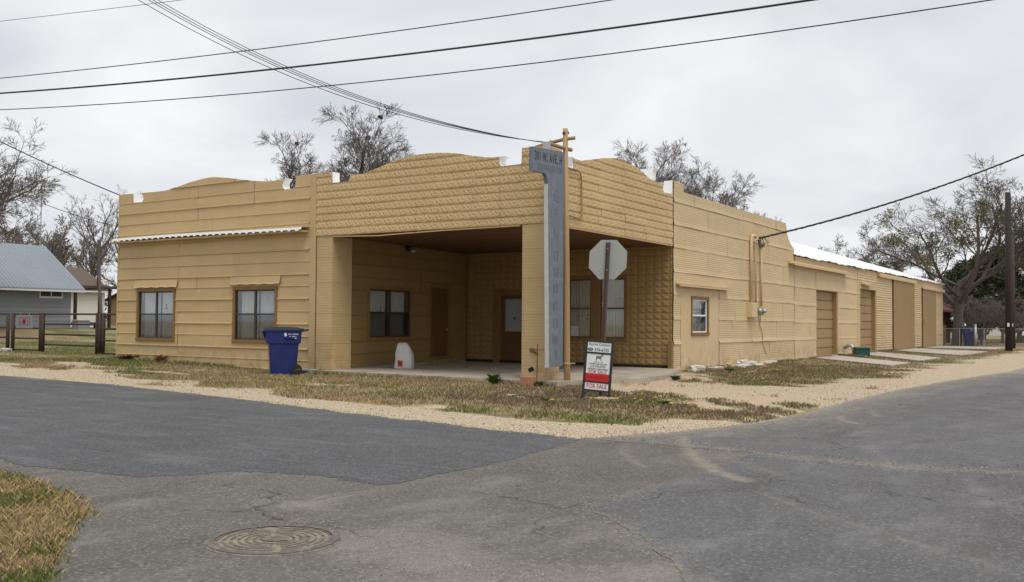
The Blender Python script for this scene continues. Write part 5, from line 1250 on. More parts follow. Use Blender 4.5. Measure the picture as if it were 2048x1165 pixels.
for x in (9.0, 11.5):
    mb = MB(); mb.tube([(x, 89.98, 0.36), (x, 90.3, 0.36)], 0.36, 16); mb.build('wheel', MT['rubber'], CT)

# ------------------------------------------------------------------ utility poles, wires
MT['polewood'] = M('creosoted_pole_wood', (0.026, 0.018, 0.016), 0.85, 0.3, 3, 0.3, 25)
MT['polered'] = M('red_brown_pole_wood', (0.055, 0.03, 0.025), 0.85, 0.3, 3, 0.3, 25)
def upole(x, y, z0, z1, r, mat, label):
    P = thing('utility_pole', label, 'utility pole', (x, y, z0), 0, 'wooden utility poles')
    mb = MB(); mb.tube([(x, y, z0 - 0.3), (x, y, (z0 + z1) / 2), (x + 0.02, y, z1)], [r, r * 0.88, r * 0.74], 12); mb.build('shaft', mat, P, True)
    mb = MB(); mb.box(x - 0.06, x + 0.06, y - r - 0.012, y - r + 0.05, z0 + 1.5, z0 + 1.72); mb.build('tag', MT['whitetrim'], P)
upole(5.68, 45.1, 0.0, 9.7, 0.21, MT['polewood'], 'tall dark utility pole by the gravel at the side street')
upole(5.08, 53.5, 0.0, 7.8, 0.19, MT['polered'], 'red brown utility pole just behind the tall dark one')
upole(-55.6, 24.5, 0.9, 7.6, 0.15, MT['polered'], 'brown utility pole rising behind the white house')
MT['cable'] = M('black_cable', (0.02, 0.02, 0.022), 0.6, 0.2, 5)
def wire(L, R, sag, r, label, s0=0.0, s1=1.0, n=48, twist=False, group='overhead wires'):
    L, R = Vector(L), Vector(R); pts = []
    for i in range(n + 1):
        s = s0 + (s1 - s0) * i / n; p = L.lerp(R, s); p.z -= sag * s * (1 - s); pts.append(p)
    mb = MB()
    if twist:
        for ph in (0, 2.1, 4.2):
            mb.tube([p + Vector((0.026 * math.cos(i * 1.35 + ph), 0.0, 0.026 * math.sin(i * 1.35 + ph))) for i, p in enumerate(pts)], r, 6)
    else: mb.tube(pts, r, 6)
    o = mb.build('overhead_wire', MT['cable'], None, True, at=tuple(pts[0])); tag(o, label, 'wire', group)
wire((-23.35, -0.95, 10.5), (0.06, 3.38, 10.5), 0.537, 0.016, 'thin topmost wire of the three spanning above the tan building', -1.0, 1.9)
wire((-22.77, -1.24, 9.8), (5.32, 4.24, 9.8), 0.975, 0.030, 'thick black cable between two thin wires above the tan building', -0.9, 1.5)
wire((-22.81, -1.2, 9.2), (9.39, 4.7, 9.2), 1.578, 0.016, 'lowest thin wire of the three spanning above the tan building', -0.9, 1.3)
for i, (a, b, z) in enumerate(((-7.34, -6.38, 0), (-7.22, -6.28, 0.05), (-7.10, -6.22, 0.03), (-6.95, -6.14, 0.0))):
    wire((a, b, 9.0 + z), (0.12 + 0.05 * i, 0.13 - 0.1 * i, 5.97 - 0.03 * i), 2.55 - 0.13 * i, 0.0085, ['lowest', 'second lowest', 'second highest', 'highest'][i] + ' thin service wire of the bundle running down to the pole sign', -1.2, 1.0)
wire((-27.68, 1.33, 14.0), (-20.71, 3.2, 14.0), 0.02, 0.010, 'faint highest wire crossing behind the wire bundle', -2.0, 2.2)
wire((-22.2, -1.75, 8.0), (-17.22, 0.02, 5.80), 0.21, 0.020, 'black wire sloping down to the far end of the wing parapet', -1.5, 1.0)
wire((-41.06, 8.74, 9.0), (-44.0, 15.64, 8.0), 0.42, 0.018, 'thin wire sloping past the television mast to the bare trees', -0.8, 2.0)
wire((8.25, 25.49, 8.8), (0.17, 15.42, 4.80), 0.97, 0.020, 'twisted black service cable reaching the meter conduits on the side wall', -0.9, 1.0, 90, True)

# ------------------------------------------------------------------ far right: wire fence and mailbox
CF = thing('wire_fence', 'low chain link fence beyond the shed beside the bin', 'fence', (2.5, 59.5, 0))
for x in (-0.8, 0.9, 2.6, 4.3, 5.6):
    mb = MB(); mb.tube([(x, 59.5, -0.2), (x, 59.5, 1.35)], 0.035, 6); mb.build('post', MT['steel'], CF)
mb = MB(); mb.tube([(-0.8, 59.5, 1.32), (5.6, 59.5, 1.32)], 0.022, 6); mb.build('rail', MT['steel'], CF)
mb = MB()
for k in range(-6, 34):
    x = -0.8 + k * 0.2
    for s in (1, -1):
        a, b = (x, x + s * 1.25); pa, pb = max(-0.8, min(5.6, a)), max(-0.8, min(5.6, b))
        if abs(pa - pb) < 0.05: continue
        f0, f1 = (pa - a) / (b - a), (pb - a) / (b - a)
        mb.tube([(pa, 59.5, 0.05 + 1.25 * f0), (pb, 59.5, 0.05 + 1.25 * f1)], 0.006, 3, False)
mb.build('mesh_wire', MT['steel'], CF)
GP = MB(); GP.tube([(2.2, 58.0, -0.1), (2.2, 58.0, 1.55)], 0.09, 8); GP.lathe([(0.1, 0), (0.08, 0.08), (0.0, 0.12)], (2.2, 58.0, 1.55), 10, False)
tag(GP.build('gate_post', MT['steel'], None, True, at=(2.2, 58.0, 0)), 'capped grey steel gate post standing before the chain link fence', 'post')
MBX = thing('mailbox', 'white mailbox on a post beside the utility poles', 'mailbox', (6.35, 47.6, 0))
mb = MB(); mb.mbox(lambda u, v, w: (6.35 + u, 47.6 + w, v), -0.06, 0.06, -0.2, 0.95, -0.06, 0.06); mb.build('post', MT['wood'], MBX)
mb = MB(); loft(mb, [[(6.35 + 0.15 * c, y, 1.08 + (0.16 * s if s > 0 else 0.13 * s)) for (c, s) in ((-1, -1), (1, -1), (1, 0.1), (0.8, 0.6), (0.4, 0.92), (-0.4, 0.92), (-0.8, 0.6), (-1, 0.1))] for y in (47.3, 47.95)]); mb.build('box', MT['whitetrim'], MBX)
WF = thing('wood_fence', 'dark board fence panel behind the end of the shed', 'fence', (-1.4, 62, 0))
for k in range(14):
    x = -4.6 + k * 0.3; mb = MB(); mb.box(x, x + 0.28, 62.0, 62.03, 0.0, 1.55 + 0.03 * (k % 3)); mb.build('board', MT['wood'], WF)
# ------------------------------------------------------------------ bare winter trees
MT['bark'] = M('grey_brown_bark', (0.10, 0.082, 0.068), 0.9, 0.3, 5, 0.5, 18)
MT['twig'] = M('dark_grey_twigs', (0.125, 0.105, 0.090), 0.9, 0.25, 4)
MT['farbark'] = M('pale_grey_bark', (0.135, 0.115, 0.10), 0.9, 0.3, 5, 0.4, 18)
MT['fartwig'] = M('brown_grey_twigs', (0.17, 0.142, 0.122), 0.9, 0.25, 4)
def leafmat(name, a, b, tr=0.25):
    t = NT(name); t.color(t.mix(t.noise(1.6, 5, 0.7), a, b)); t.rough(0.6); t.b.inputs['Specular IOR Level'].default_value = 0.25
    return t.m
MT['mistletoe'] = leafmat('mistletoe_leaves', (0.07, 0.08, 0.022), (0.20, 0.19, 0.06))
MT['oakleaf'] = leafmat('evergreen_oak_leaves', (0.020, 0.030, 0.012), (0.075, 0.085, 0.03))

def grow(seed, H, r0, trunk, cnt, ratio, ang, wob, trop, seg, lift0=0.35, droop=0.0, rmin=0.007):
    rg = random.Random(seed); out = []
    def rv(): return Vector((rg.gauss(0, 1), rg.gauss(0, 1), rg.gauss(0, 1)))
    wob = list(wob) + [wob[-1]] * 3; trop = list(trop) + [trop[-1]] * 3; seg = list(seg) + [seg[-1]] * 3; ang = list(ang) + [ang[-1]] * 3; ratio = list(ratio) + [ratio[-1]] * 3
    def br(p, d, L, r, lv):
        n = max(2 if lv >= 4 else 3, int(L / seg[lv])); pts = [p.copy()]; dd = d.copy(); ds = [d.copy()]
        for i in range(n):
            dd = (dd + rv() * wob[lv] + Vector((0, 0, trop[lv]))).normalized(); p = p + dd * (L / n); pts.append(p.copy()); ds.append(dd.copy())
        end = 0.62 if lv == 0 else 0.40
        rs = [max(rmin, r * (1 - (1 - end) * i / n)) for i in range(n + 1)]
        out.append((pts, rs, lv))
        if lv + 1 < len(cnt) + 1 and lv < len(cnt):
            k = cnt[lv]
            for j in range(k):
                t = (lift0 + (1 - lift0) * (j + rg.random()) / k) if lv > 0 else (0.62 + 0.38 * (j + rg.random() * 0.6) / k)
                t = min(t, 1.0); x = t * n; i = min(int(x), n - 1); q = pts[i].lerp(pts[i + 1], x - i); bd = ds[i + 1]
                a = R_(rg.uniform(*ang[lv])); pv = bd.orthogonal().normalized(); pv.rotate(Matrix.Rotation(j * 2.4 + rg.uniform(-0.7, 0.7) + seed, 3, bd))
                cd = (bd * math.cos(a) + pv * math.sin(a)).normalized()
                if lv >= 1: cd = (cd + Vector((0, 0, -droop * rg.random()))).normalized()
                cl = L * ratio[lv] * rg.uniform(0.7, 1.15) * (1.0 - 0.35 * (t if lv > 0 else 0))
                cr = rs[i] * (0.62 if lv == 0 else 0.55) * rg.uniform(0.8, 1.05)
                br(q, cd, cl, max(rmin, cr), lv + 1)
    br(Vector((0, 0, -0.2)), Vector((0.03, 0.02, 1)).normalized(), trunk, r0, 0)
    return out
def tubes(branches, mat, name):
    V, F = [], []; b = 0
    for pts, rs, lv in branches:
        n = 9 if rs[0] > 0.10 else 6 if rs[0] > 0.04 else 4 if rs[0] > 0.018 else 3
        P_ = np.array([tuple(p) for p in pts]); k = len(P_)
        T = np.gradient(P_, axis=0); T /= np.linalg.norm(T, axis=1, keepdims=True) + 1e-9
        ref = np.array([0.31, 0.87, 0.38]); A = np.cross(T, ref); A /= np.linalg.norm(A, axis=1, keepdims=True) + 1e-9; B = np.cross(T, A)
        th = np.arange(n) * 2 * np.pi / n; r = np.array(rs)[:, None, None]
        ring = P_[:, None, :] + r * (np.cos(th)[None, :, None] * A[:, None, :] + np.sin(th)[None, :, None] * B[:, None, :])
        V.append(ring.reshape(-1, 3))
        i = np.arange(k - 1)[:, None] * n; j = np.arange(n)[None, :]; j2 = (j + 1) % n
        F.append((np.stack([i + j, i + j2, i + n + j2, i + n + j], -1) + b).reshape(-1, 4)); b += k * n
    me = bpy.data.meshes.new(name); V = np.concatenate(V); F = np.concatenate(F)
    me.vertices.add(len(V)); me.vertices.foreach_set('co', V.ravel().astype(np.float32))
    me.loops.add(F.size); me.loops.foreach_set('vertex_index', F.ravel().astype(np.int32))
    me.polygons.add(len(F)); me.polygons.foreach_set('loop_start', (np.arange(len(F)) * 4).astype(np.int32))
    me.polygons.foreach_set('use_smooth', np.ones(len(F), bool))
    me.update(calc_edges=True); me.validate(); me.materials.append(mat); return me
def leaf_cloud(name, centers, n, size, mat, seed, spread):
    """many small bent leaves round the given clump centres"""
    rg = np.random.default_rng(seed); C_ = np.asarray([tuple(c[:3]) for c in centers], float); rad = np.asarray([c[3] for c in centers], float)
    k = rg.choice(len(C_), n, p=rad ** 2 / (rad ** 2).sum())
    d = rg.normal(size=(n, 3)); d /= np.linalg.norm(d, axis=1, keepdims=True)
    p = C_[k] + d * (rad[k] * rg.random(n) ** spread)[:, None]
    a = rg.normal(size=(n, 3)); a /= np.linalg.norm(a, axis=1, keepdims=True)
    c = np.cross(a, rg.normal(size=(n, 3))); c /= np.linalg.norm(c, axis=1, keepdims=True)
    s = (size * rg.uniform(0.6, 1.4, n))[:, None]
    V = np.stack([p - a * s, p + c * s * 0.45 , p + a * s, p - c * s * 0.45], 1).reshape(-1, 3)
    F = np.arange(n * 4).reshape(-1, 4)
    me = bpy.data.meshes.new(name); me.from_pydata(V.tolist(), [], F.tolist()); me.materials.append(mat); return me
def make_tree(name, label, seed, H, r0, trunk, cnt, ratio, ang, wob, trop, seg, mats=('bark', 'twig'), clumps=0, clump_r=0.35, group='bare winter trees', **kw):
    br = grow(seed, H, r0, trunk, cnt, ratio, ang, wob, trop, seg, **kw)
    zmax = max(p.z for b in br for p in b[0]); k = H / zmax
    br = [([p * k for p in pts], rs, lv) for pts, rs, lv in br]
    T = thing(name, label, 'tree', (0, 0, 0), 0, group)
    link('trunk', tubes([b for b in br if b[2] <= 1], MT[mats[0]], 'trunk'), T)
    link('crown', tubes([b for b in br if b[2] > 1], MT[mats[1]], 'crown'), T)
    if clumps:
        rg = random.Random(seed); cand = [b for b in br if b[2] in (1, 2, 3)]; cs = []
        for i in range(clumps):
            b = rg.choice(cand); q = b[0][rg.randrange(len(b[0]) // 3, len(b[0]))]; cs.append((q.x, q.y, q.z, clump_r * rg.uniform(0.5, 1.3)))
        ms = link('mistletoe', leaf_cloud('mistletoe', cs, clumps * 70, 0.075, MT['mistletoe'], seed, 0.5), T); ms['kind'] = 'stuff'
    return T
OAK = dict(cnt=[8, 9, 8, 7, 5], ratio=[2.3, 0.50, 0.54, 0.60, 0.80], ang=[(28, 66), (28, 55), (28, 55), (25, 52), (18, 45)], wob=[0.05, 0.13, 0.17, 0.17, 0.13], trop=[0.02, 0.10, 0.07, 0.05, 0.03], seg=[0.6, 0.5, 0.35, 0.30, 0.24, 0.26])
t1 = make_tree('oak_tree', 'tall spreading bare oak with mistletoe tufts right behind the notch of the front parapet', 3, 14.2, 0.36, 3.2, clumps=6, clump_r=0.14, rmin=0.0075, **OAK)
t1.location = (-24.2, 22.5, 0.2); t1.rotation_euler = (0, 0, 0.4); t1.scale = (1.15, 1.15, 1.0)
t1b = dup(t1, (-28.2, 19.4, 0.2), 1.0, 'lower spreading bare oak behind the joint of the wing and the front parapet', None, (1.0, 1.0, 0.87))
t2 = make_tree('oak_tree', 'dense bare oak behind the side parapet', 8, 13.9, 0.32, 3.2, clumps=0, rmin=0.0075, **OAK)
t2.location = (-13.4, 38.1, 0.0); t2.scale = (1.05, 1.05, 1.04)
t2b = dup(t2, (-12.0, 40.0, 0.0), 2.2, 'lower bare oak behind the top edge of the corrugated wall', None, (0.85, 0.85, 0.86))
t1c = dup(t1, (-26.2, 21.9, 0.2), 3.9, 'bare oak of middle height between the two oaks behind the front parapet', None, (1.1, 1.1, 0.93))
OAK3 = dict(OAK); OAK3['cnt'] = [10, 9, 8, 6, 4]; OAK3['ratio'] = [1.45, 0.52, 0.54, 0.58, 0.78]; OAK3['trop'] = [0.02, 0.05, 0.05, 0.03, 0.02]; OAK3['ang'] = [(25, 80), (30, 58), (28, 56), (25, 54), (18, 45)]
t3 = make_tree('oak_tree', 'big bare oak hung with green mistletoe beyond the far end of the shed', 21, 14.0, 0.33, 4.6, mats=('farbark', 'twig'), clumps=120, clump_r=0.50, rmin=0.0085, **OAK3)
t3.location = (0.35, 61.6, -0.1); t3.scale = (1.25, 1.25, 1.0)
ta = dup(t3, (-39.4, 3.4, 0.2), 2.6, 'large bare tree whose limbs reach over the grey house', None, (1.0, 1.0, 0.88))
for c in list(ta.children):
    if c.name.startswith('mistletoe'): bpy.data.objects.remove(c)
SL = dict(cnt=[9, 7, 6, 5], ratio=[0.55, 0.5, 0.5, 0.5], ang=[(22, 45), (22, 50), (25, 55), (25, 60)], wob=[0.04, 0.10, 0.14, 0.16], trop=[0.02, 0.08, 0.06, 0.04], seg=[0.6, 0.4, 0.28, 0.2, 0.14])
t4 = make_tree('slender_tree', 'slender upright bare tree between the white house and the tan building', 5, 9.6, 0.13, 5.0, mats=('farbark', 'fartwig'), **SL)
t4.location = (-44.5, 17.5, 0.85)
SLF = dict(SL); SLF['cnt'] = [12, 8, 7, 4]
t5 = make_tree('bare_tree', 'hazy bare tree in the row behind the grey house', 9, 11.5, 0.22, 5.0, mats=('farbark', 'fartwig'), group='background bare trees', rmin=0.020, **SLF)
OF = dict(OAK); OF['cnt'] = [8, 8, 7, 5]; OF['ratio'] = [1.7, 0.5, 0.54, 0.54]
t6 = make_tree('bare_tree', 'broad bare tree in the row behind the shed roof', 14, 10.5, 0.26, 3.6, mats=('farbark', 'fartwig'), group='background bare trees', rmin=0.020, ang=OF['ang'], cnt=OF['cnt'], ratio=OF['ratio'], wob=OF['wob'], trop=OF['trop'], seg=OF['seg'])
first = {'5': t5, '6': t6}
rows_left = [(-84, 30, '6', 1.15), (-80, 36, '5', 1.0), (-76, 31, '6', 1.05), (-72, 40, '6', 1.0), (-70, 33, '5', 0.85), (-66, 44, '6', 0.85), (-64, 38, '6', 0.7), (-60, 46, '5', 0.8), (-62, 52, '6', 0.85), (-57, 50, '6', 0.75), (-88, 26, '5', 1.1), (-54, 56, '6', 0.8), (-95, 35, '6', 1.2)]
rows_right = [(-24, 88, '6', 1.05), (-19, 94, '5', 0.95), (-15, 92, '6', 0.95), (-11, 97, '5', 0.85), (-8, 90, '6', 0.9), (-5, 98, '5', 0.8), (-3, 88, '6', 0.75), (-13, 84, '5', 0.8), (2, 100, '6', 0.8), (-28, 92, '5', 1.0), (5, 118, '6', 0.8), (9, 125, '5', 0.9)]
used_ = set()
for i, (x, y, k, s) in enumerate(rows_left + rows_right):
    left = i < len(rows_left)
    lab = ('hazy bare tree in the row behind the grey house and the white house' if left else 'hazy bare tree in the row behind the white shed roof')
    z = float(zg(x, y)) if left else 0.0
    src = first[k]
    if k not in used_:
        used_.add(k); o = src; o.location = (x, y, z); o.rotation_euler = (0, 0, i * 1.7); o.scale = (s, s, s); o['label'] = lab
    else: o = dup(src, (x, y, z), i * 1.7, lab, None, (s, s, s))
    o['group'] = 'background bare trees behind the grey house' if left else 'background bare trees behind the shed'

def evergreen(name, label, seed, loc, R0, H, n, z0=1.8, group='evergreen oaks'):
    rg = random.Random(seed); T = thing(name, label, 'tree', loc, 0, group); cs = []
    for i in range(85):
        a = rg.uniform(0, 6.28); u = rg.random() ** 0.5; h = rg.random()
        rr = R0 * u * math.sqrt(max(0.05, 1 - (2 * h - 0.75) ** 2 / 1.7)); cs.append((rr * math.cos(a), rr * math.sin(a), z0 + (H - z0) * h * (1.02 - 0.25 * u), rg.uniform(0.5, 1.15)))
    br = [([Vector((0, 0, -0.2)), Vector((0.1, 0, 1.2)), Vector((0.05, 0.1, 2.6))], [0.45, 0.36, 0.32], 0)]
    for c in cs[::2]: br.append(([Vector((0.05, 0.1, 1.8 + 0.6 * rg.random())), Vector((c[0] * 0.5, c[1] * 0.5, 2.4 + c[2] * 0.3)), Vector(c[:3])], [0.14, 0.08, 0.03], 1))
    link('trunk', tubes(br, MT['bark'], 'trunk'), T)
    link('crown', leaf_cloud('crown', cs, n, 0.13, MT['oakleaf'], seed, 0.45), T)
    return T
ev = evergreen('evergreen_oak', 'dark evergreen oak behind the tall utility pole', 2, (3.2, 80.0, 0), 6.4, 9.6, 60000, 1.6)
dup(ev, (-2.0, 96, 0), 1.3, 'dark evergreen oak behind the big mistletoe oak', None, (1.0, 1.0, 1.0))
dup(ev, (8.5, 92, 0), 2.9, 'dark evergreen oak farther along the side street', None, (1.2, 1.2, 1.15))

for i, (x, y, s) in enumerate([(1.6, 66, 0.36), (3.4, 69, 0.42), (-0.4, 72, 0.5), (4.9, 66, 0.34), (2.4, 74, 0.5)]):
    o = dup(t6, (x, y, -0.1), i * 2.1 + 0.4, 'low grey brown leafless thicket round the trunk of the big mistletoe oak', 'leafless thicket by the big oak', (s * 1.25, s * 1.25, s))
MT['farwood'] = leafmat('far_winter_wood', (0.10, 0.085, 0.072), (0.17, 0.15, 0.13))
rgf = random.Random(12); cs = []
for k in range(420):
    a = R_(rgf.uniform(60, 185)); dd = rgf.uniform(175, 230); hgt = rgf.uniform(0.5, 6.5)
    cs.append((12 + dd * math.cos(a), -20 + dd * math.sin(a), hgt + (0.9 if a > R_(120) else 0), rgf.uniform(1.2, 2.6)))
fw = link('far_woods', leaf_cloud('far_woods', cs, 60000, 0.30, MT['farwood'], 5, 0.6)); fw['kind'] = 'stuff'; tag(fw, 'grey brown winter woods closing the horizon far behind the houses', 'woods')

# ------------------------------------------------------------------ ground cover
def scatter(poly_fn, n, box, seed):
    rg = np.random.default_rng(seed); x = rg.uniform(box[0], box[1], n); y = rg.uniform(box[2], box[3], n); k = poly_fn(x, y) > rg.random(n); return x[k], y[k]
from mathutils.kdtree import KDTree
def gsample(arr, x, y):
    ix = np.clip(np.searchsorted(gx, x) - 1, 0, nx - 2); iy = np.clip(np.searchsorted(gy, y) - 1, 0, ny - 2)
    A_ = arr.reshape(nx, ny); fx = (x - gx[ix]) / (gx[ix + 1] - gx[ix]); fy = (y - gy[iy]) / (gy[iy + 1] - gy[iy])
    return (A_[ix, iy] * (1 - fx) + A_[ix + 1, iy] * fx) * (1 - fy) + (A_[ix, iy + 1] * (1 - fx) + A_[ix + 1, iy + 1] * fx) * fy
def blocked(x, y):
    b = ((x < 0.06) & (x > -17.3) & (y > -0.02) & (y < 58)) | ((x > -7.4) & (x < 0.7) & (y > -0.5) & (y < 8)) | ((x < 1.4) & (x > 0) & (y > 0.9) & (y < 7))
    return b
tg = NT('grass_blades'); ca_ = tg.attr('col', 'Color'); tg.color(ca_); tg.rough(0.8); tg.b.inputs['Specular IOR Level'].default_value = 0.15
def blades(name, x, y, h, gmix, seed, wid=0.004, label=None, tc_=(0.40, 0.31, 0.165)):
    rg = np.random.default_rng(seed); n = len(x); z = gsample(pz, x, y)
    a = rg.uniform(0, 6.283, n); lean = rg.uniform(0.15, 1.1, n) * h; b = rg.uniform(0, 6.283, n); w = wid * rg.uniform(0.6, 1.5, n)
    bx, by = np.cos(a) * w, np.sin(a) * w; lx, ly = np.cos(b) * lean, np.sin(b) * lean
    V = np.stack([np.stack([x - bx, y - by, z - 0.004], -1), np.stack([x + bx, y + by, z - 0.004], -1), np.stack([x + bx * 0.7 + lx * 0.4, y + by * 0.7 + ly * 0.4, z + h * 0.6], -1), np.stack([x + lx, y + ly, z + h], -1)], 1).reshape(-1, 3)
    me = bpy.data.meshes.new(name); i = np.arange(n)[:, None] * 4
    F = np.concatenate([i + np.array([0, 1, 2]), np.stack([i[:, 0], i[:, 0] + 2, i[:, 0] + 3], -1)])
    me.from_pydata(V.tolist(), [], F.tolist())
    tan = np.array(tc_) * rg.uniform(0.55, 1.35, (n, 1)); brn = np.array([0.24, 0.17, 0.10]) * rg.uniform(0.6, 1.3, (n, 1)); grn = np.array([0.12, 0.15, 0.04]) * rg.uniform(0.6, 1.5, (n, 1))
    dk = np.clip(S(-2, 1.5, x) * S(-6.2, -5.2, y) * 0.65 + 0.22, 0, 0.85)[:, None]; brn = np.where(rg.random((n, 1)) < 0.5, brn * 0.8, brn * np.array([0.75, 0.82, 0.95])); base = np.where(rg.random((n, 1)) < dk, brn, tan); c = np.where(rg.random((n, 1)) < gmix[:, None], grn, base)
    ca = me.color_attributes.new('col', 'FLOAT_COLOR', 'POINT'); c4 = np.repeat(np.concatenate([c, np.ones((n, 1))], 1), 4, 0); ca.data.foreach_set('color', c4.ravel().astype(np.float32))
    me.materials.append(tg.m); o = link(name, me); o['kind'] = 'stuff'; tag(o, label, 'grass'); return o
def dens(x, y):
    g = gsample(grass, x, y) + (fnoise(x * 3.1, y * 3.1, 3) - 0.5) * 0.9
    return np.where(blocked(x, y), 0, S(0.35, 0.75, g) * (0.25 + 0.75 * S(0.38, 0.56, fnoise(x * 2.3 + 9, y * 2.3, 3))))
x, y = scatter(dens, 210000, (-20, 7.2, -7.4, 0.2), 41)
x2, y2 = scatter(dens, 60000, (0.0, 7.0, -0.5, 16), 42); x3, y3 = scatter(dens, 40000, (0.0, 7.0, 16, 50), 43); x4, y4 = scatter(dens, 40000, (-36, -17, -4, 10), 44)
x = np.concatenate([x, x2, x3, x4]); y = np.concatenate([y, y2, y3, y4]); rg = np.random.default_rng(6)
hh = rg.uniform(0.02, 0.065, len(x)) * (1 + 0.9 * fnoise(x * 1.3, y * 1.3, 2)) * 0.85
gmx = np.clip(gsample(green, x, y) * 0.75 + (fnoise(x * 2, y * 2, 2) - 0.5) * 0.5, 0, 0.85)
blades('verge_grass', x, y, hh, gmx, 7, 0.006, 'short winter grass, tan with green patches, round the tan building')
rg = np.random.default_rng(77)
bx_ = np.concatenate([rg.uniform(-17.3, -8.0, 5200), rg.uniform(-7.2, 0.6, 1500), np.abs(rg.normal(0.10, 0.10, 5200)) + 0.03])
by_ = np.concatenate([-np.abs(rg.normal(0.05, 0.08, 5200)) - 0.05, -np.abs(rg.normal(0.02, 0.07, 1500)) - 0.55, rg.uniform(7.8, 57, 5200)])
kk = fnoise(bx_ * 1.1 + by_ * 1.1, by_ * 0.3, 3) > 0.47; bx_, by_ = bx_[kk], by_[kk]
blades('wall_foot_grass', bx_, by_, rg.uniform(0.04, 0.15, len(bx_)), np.clip(fnoise(bx_ * 0.8 + by_ * 0.8, by_ * 0, 2) * 0.9 - 0.2, 0, 0.8), 78, 0.006, 'longer dry grass along the foot of the walls and slab')
def dens2(x, y): return S(-0.14, 0.06, sdist(CORNER, x, y) + (fnoise(x * 6, y * 6, 3) - 0.5) * 0.16)
x, y = scatter(dens2, 120000, (1.5, 7.5, -18.5, -14.6), 45)
hh = np.random.default_rng(8).uniform(0.02, 0.075, len(x)); gmx = np.clip((fnoise(x * 1.6 + 5, y * 1.6, 3) - 0.47) * 3.2, 0, 0.8)
o = blades('corner_grass', x, y, hh, gmx, 9, 0.0028, 'matted straw coloured grass on the near street corner', (0.46, 0.345, 0.17))

def pebbles(name, x, y, z, r, c0, c1, seed, label):
    rg = np.random.default_rng(seed); n = len(x)
    base = np.array([(1, 0, 0), (0, 1, 0), (-1, 0, 0), (0, -1, 0), (0, 0, 0.7), (0, 0, -0.5)], float); f = np.array([(0, 1, 4), (1, 2, 4), (2, 3, 4), (3, 0, 4), (1, 0, 5), (2, 1, 5), (3, 2, 5), (0, 3, 5)])
    a = rg.uniform(0, 6.28, n); ca, sa = np.cos(a), np.sin(a)
    B = base[None] * rg.uniform(0.6, 1.3, (n, 6, 1)) * r[:, None, None]
    V = np.stack([B[..., 0] * ca[:, None] - B[..., 1] * sa[:, None] + x[:, None], B[..., 0] * sa[:, None] + B[..., 1] * ca[:, None] + y[:, None], B[..., 2] + z[:, None] + r[:, None] * 0.25], -1).reshape(-1, 3)
    F = (f[None] + (np.arange(n) * 6)[:, None, None]).reshape(-1, 3)
    me = bpy.data.meshes.new(name); me.from_pydata(V.tolist(), [], F.tolist())
    k = rg.random((n, 1)); c = np.array(c0) * (1 - k) + np.array(c1) * k; dk = rg.random((n, 1)) < 0.12; c = np.where(dk, c * 0.3, c)
    ca_ = me.color_attributes.new('col', 'FLOAT_COLOR', 'POINT'); ca_.data.foreach_set('color', np.repeat(np.concatenate([c, np.ones((n, 1))], 1), 6, 0).ravel().astype(np.float32))
    me.materials.append(tp.m); o = link(name, me); o['kind'] = 'stuff'; tag(o, label, 'gravel'); return o
tp = NT('limestone_pebbles'); tp.color(tp.attr('col', 'Color')); tp.rough(0.9)
def densg(x, y):
    g = gsample(grass, x, y); return np.where(blocked(x, y) | (g > 0.5), 0, 0.35 + 0.65 * (fnoise(x * 1.5, y * 1.5, 3) > 0.52))
x, y = scatter(densg, 26000, (-18, 7.2, -9.0, 6), 51); rg = np.random.default_rng(3)
ok = sdist(ROAD_N + [(5.95, -9.06)] + ROAD_E + [(60, 300), (60, -60), (-120, -60)], x, y) < 0.05; x, y = x[ok], y[ok]
pebbles('shoulder_gravel', x, y, gsample(pz, x, y), rg.uniform(0.006, 0.022, len(x)), (0.40, 0.31, 0.2), (0.66, 0.58, 0.46), 12, 'loose limestone gravel scattered along the road shoulder')
xs_, ys_, rs_ = [], [], []
for line, w, n, rr in ((TRACKS[3][0], 0.22, 1500, (0.004, 0.011)), (SEAM[3:9], 0.10, 260, (0.003, 0.009)), (ROAD_E[:6], 0.25, 900, (0.005, 0.014)), (ROAD_N[4:], 0.10, 600, (0.005, 0.014)), ([(6.6, -15.1), (7.5, -14.9), (8.6, -15.4), (9.4, -15.1)], 0.22, 500, (0.003, 0.008)), ([(5, -14.3), (6.5, -14.4)], 0.12, 120, (0.003, 0.008))):
    rg = np.random.default_rng(len(xs_) + 60); t_ = rg.random(n) * (len(line) - 1); i = t_.astype(int); f_ = t_ - i; L_ = np.array(line, float)
    p = L_[i] * (1 - f_)[:, None] + L_[np.minimum(i + 1, len(line) - 1)] * f_[:, None] + rg.normal(0, w, (n, 2)); xs_.append(p[:, 0]); ys_.append(p[:, 1]); rs_.append(rg.uniform(*rr, n))
x, y, r_ = map(np.concatenate, (xs_, ys_, rs_))
pebbles('road_grit', x, y, np.full(len(x), 0.019), r_, (0.20, 0.175, 0.14), (0.40, 0.35, 0.28), 13, 'loose grit lying on the asphalt seams and tyre tracks')

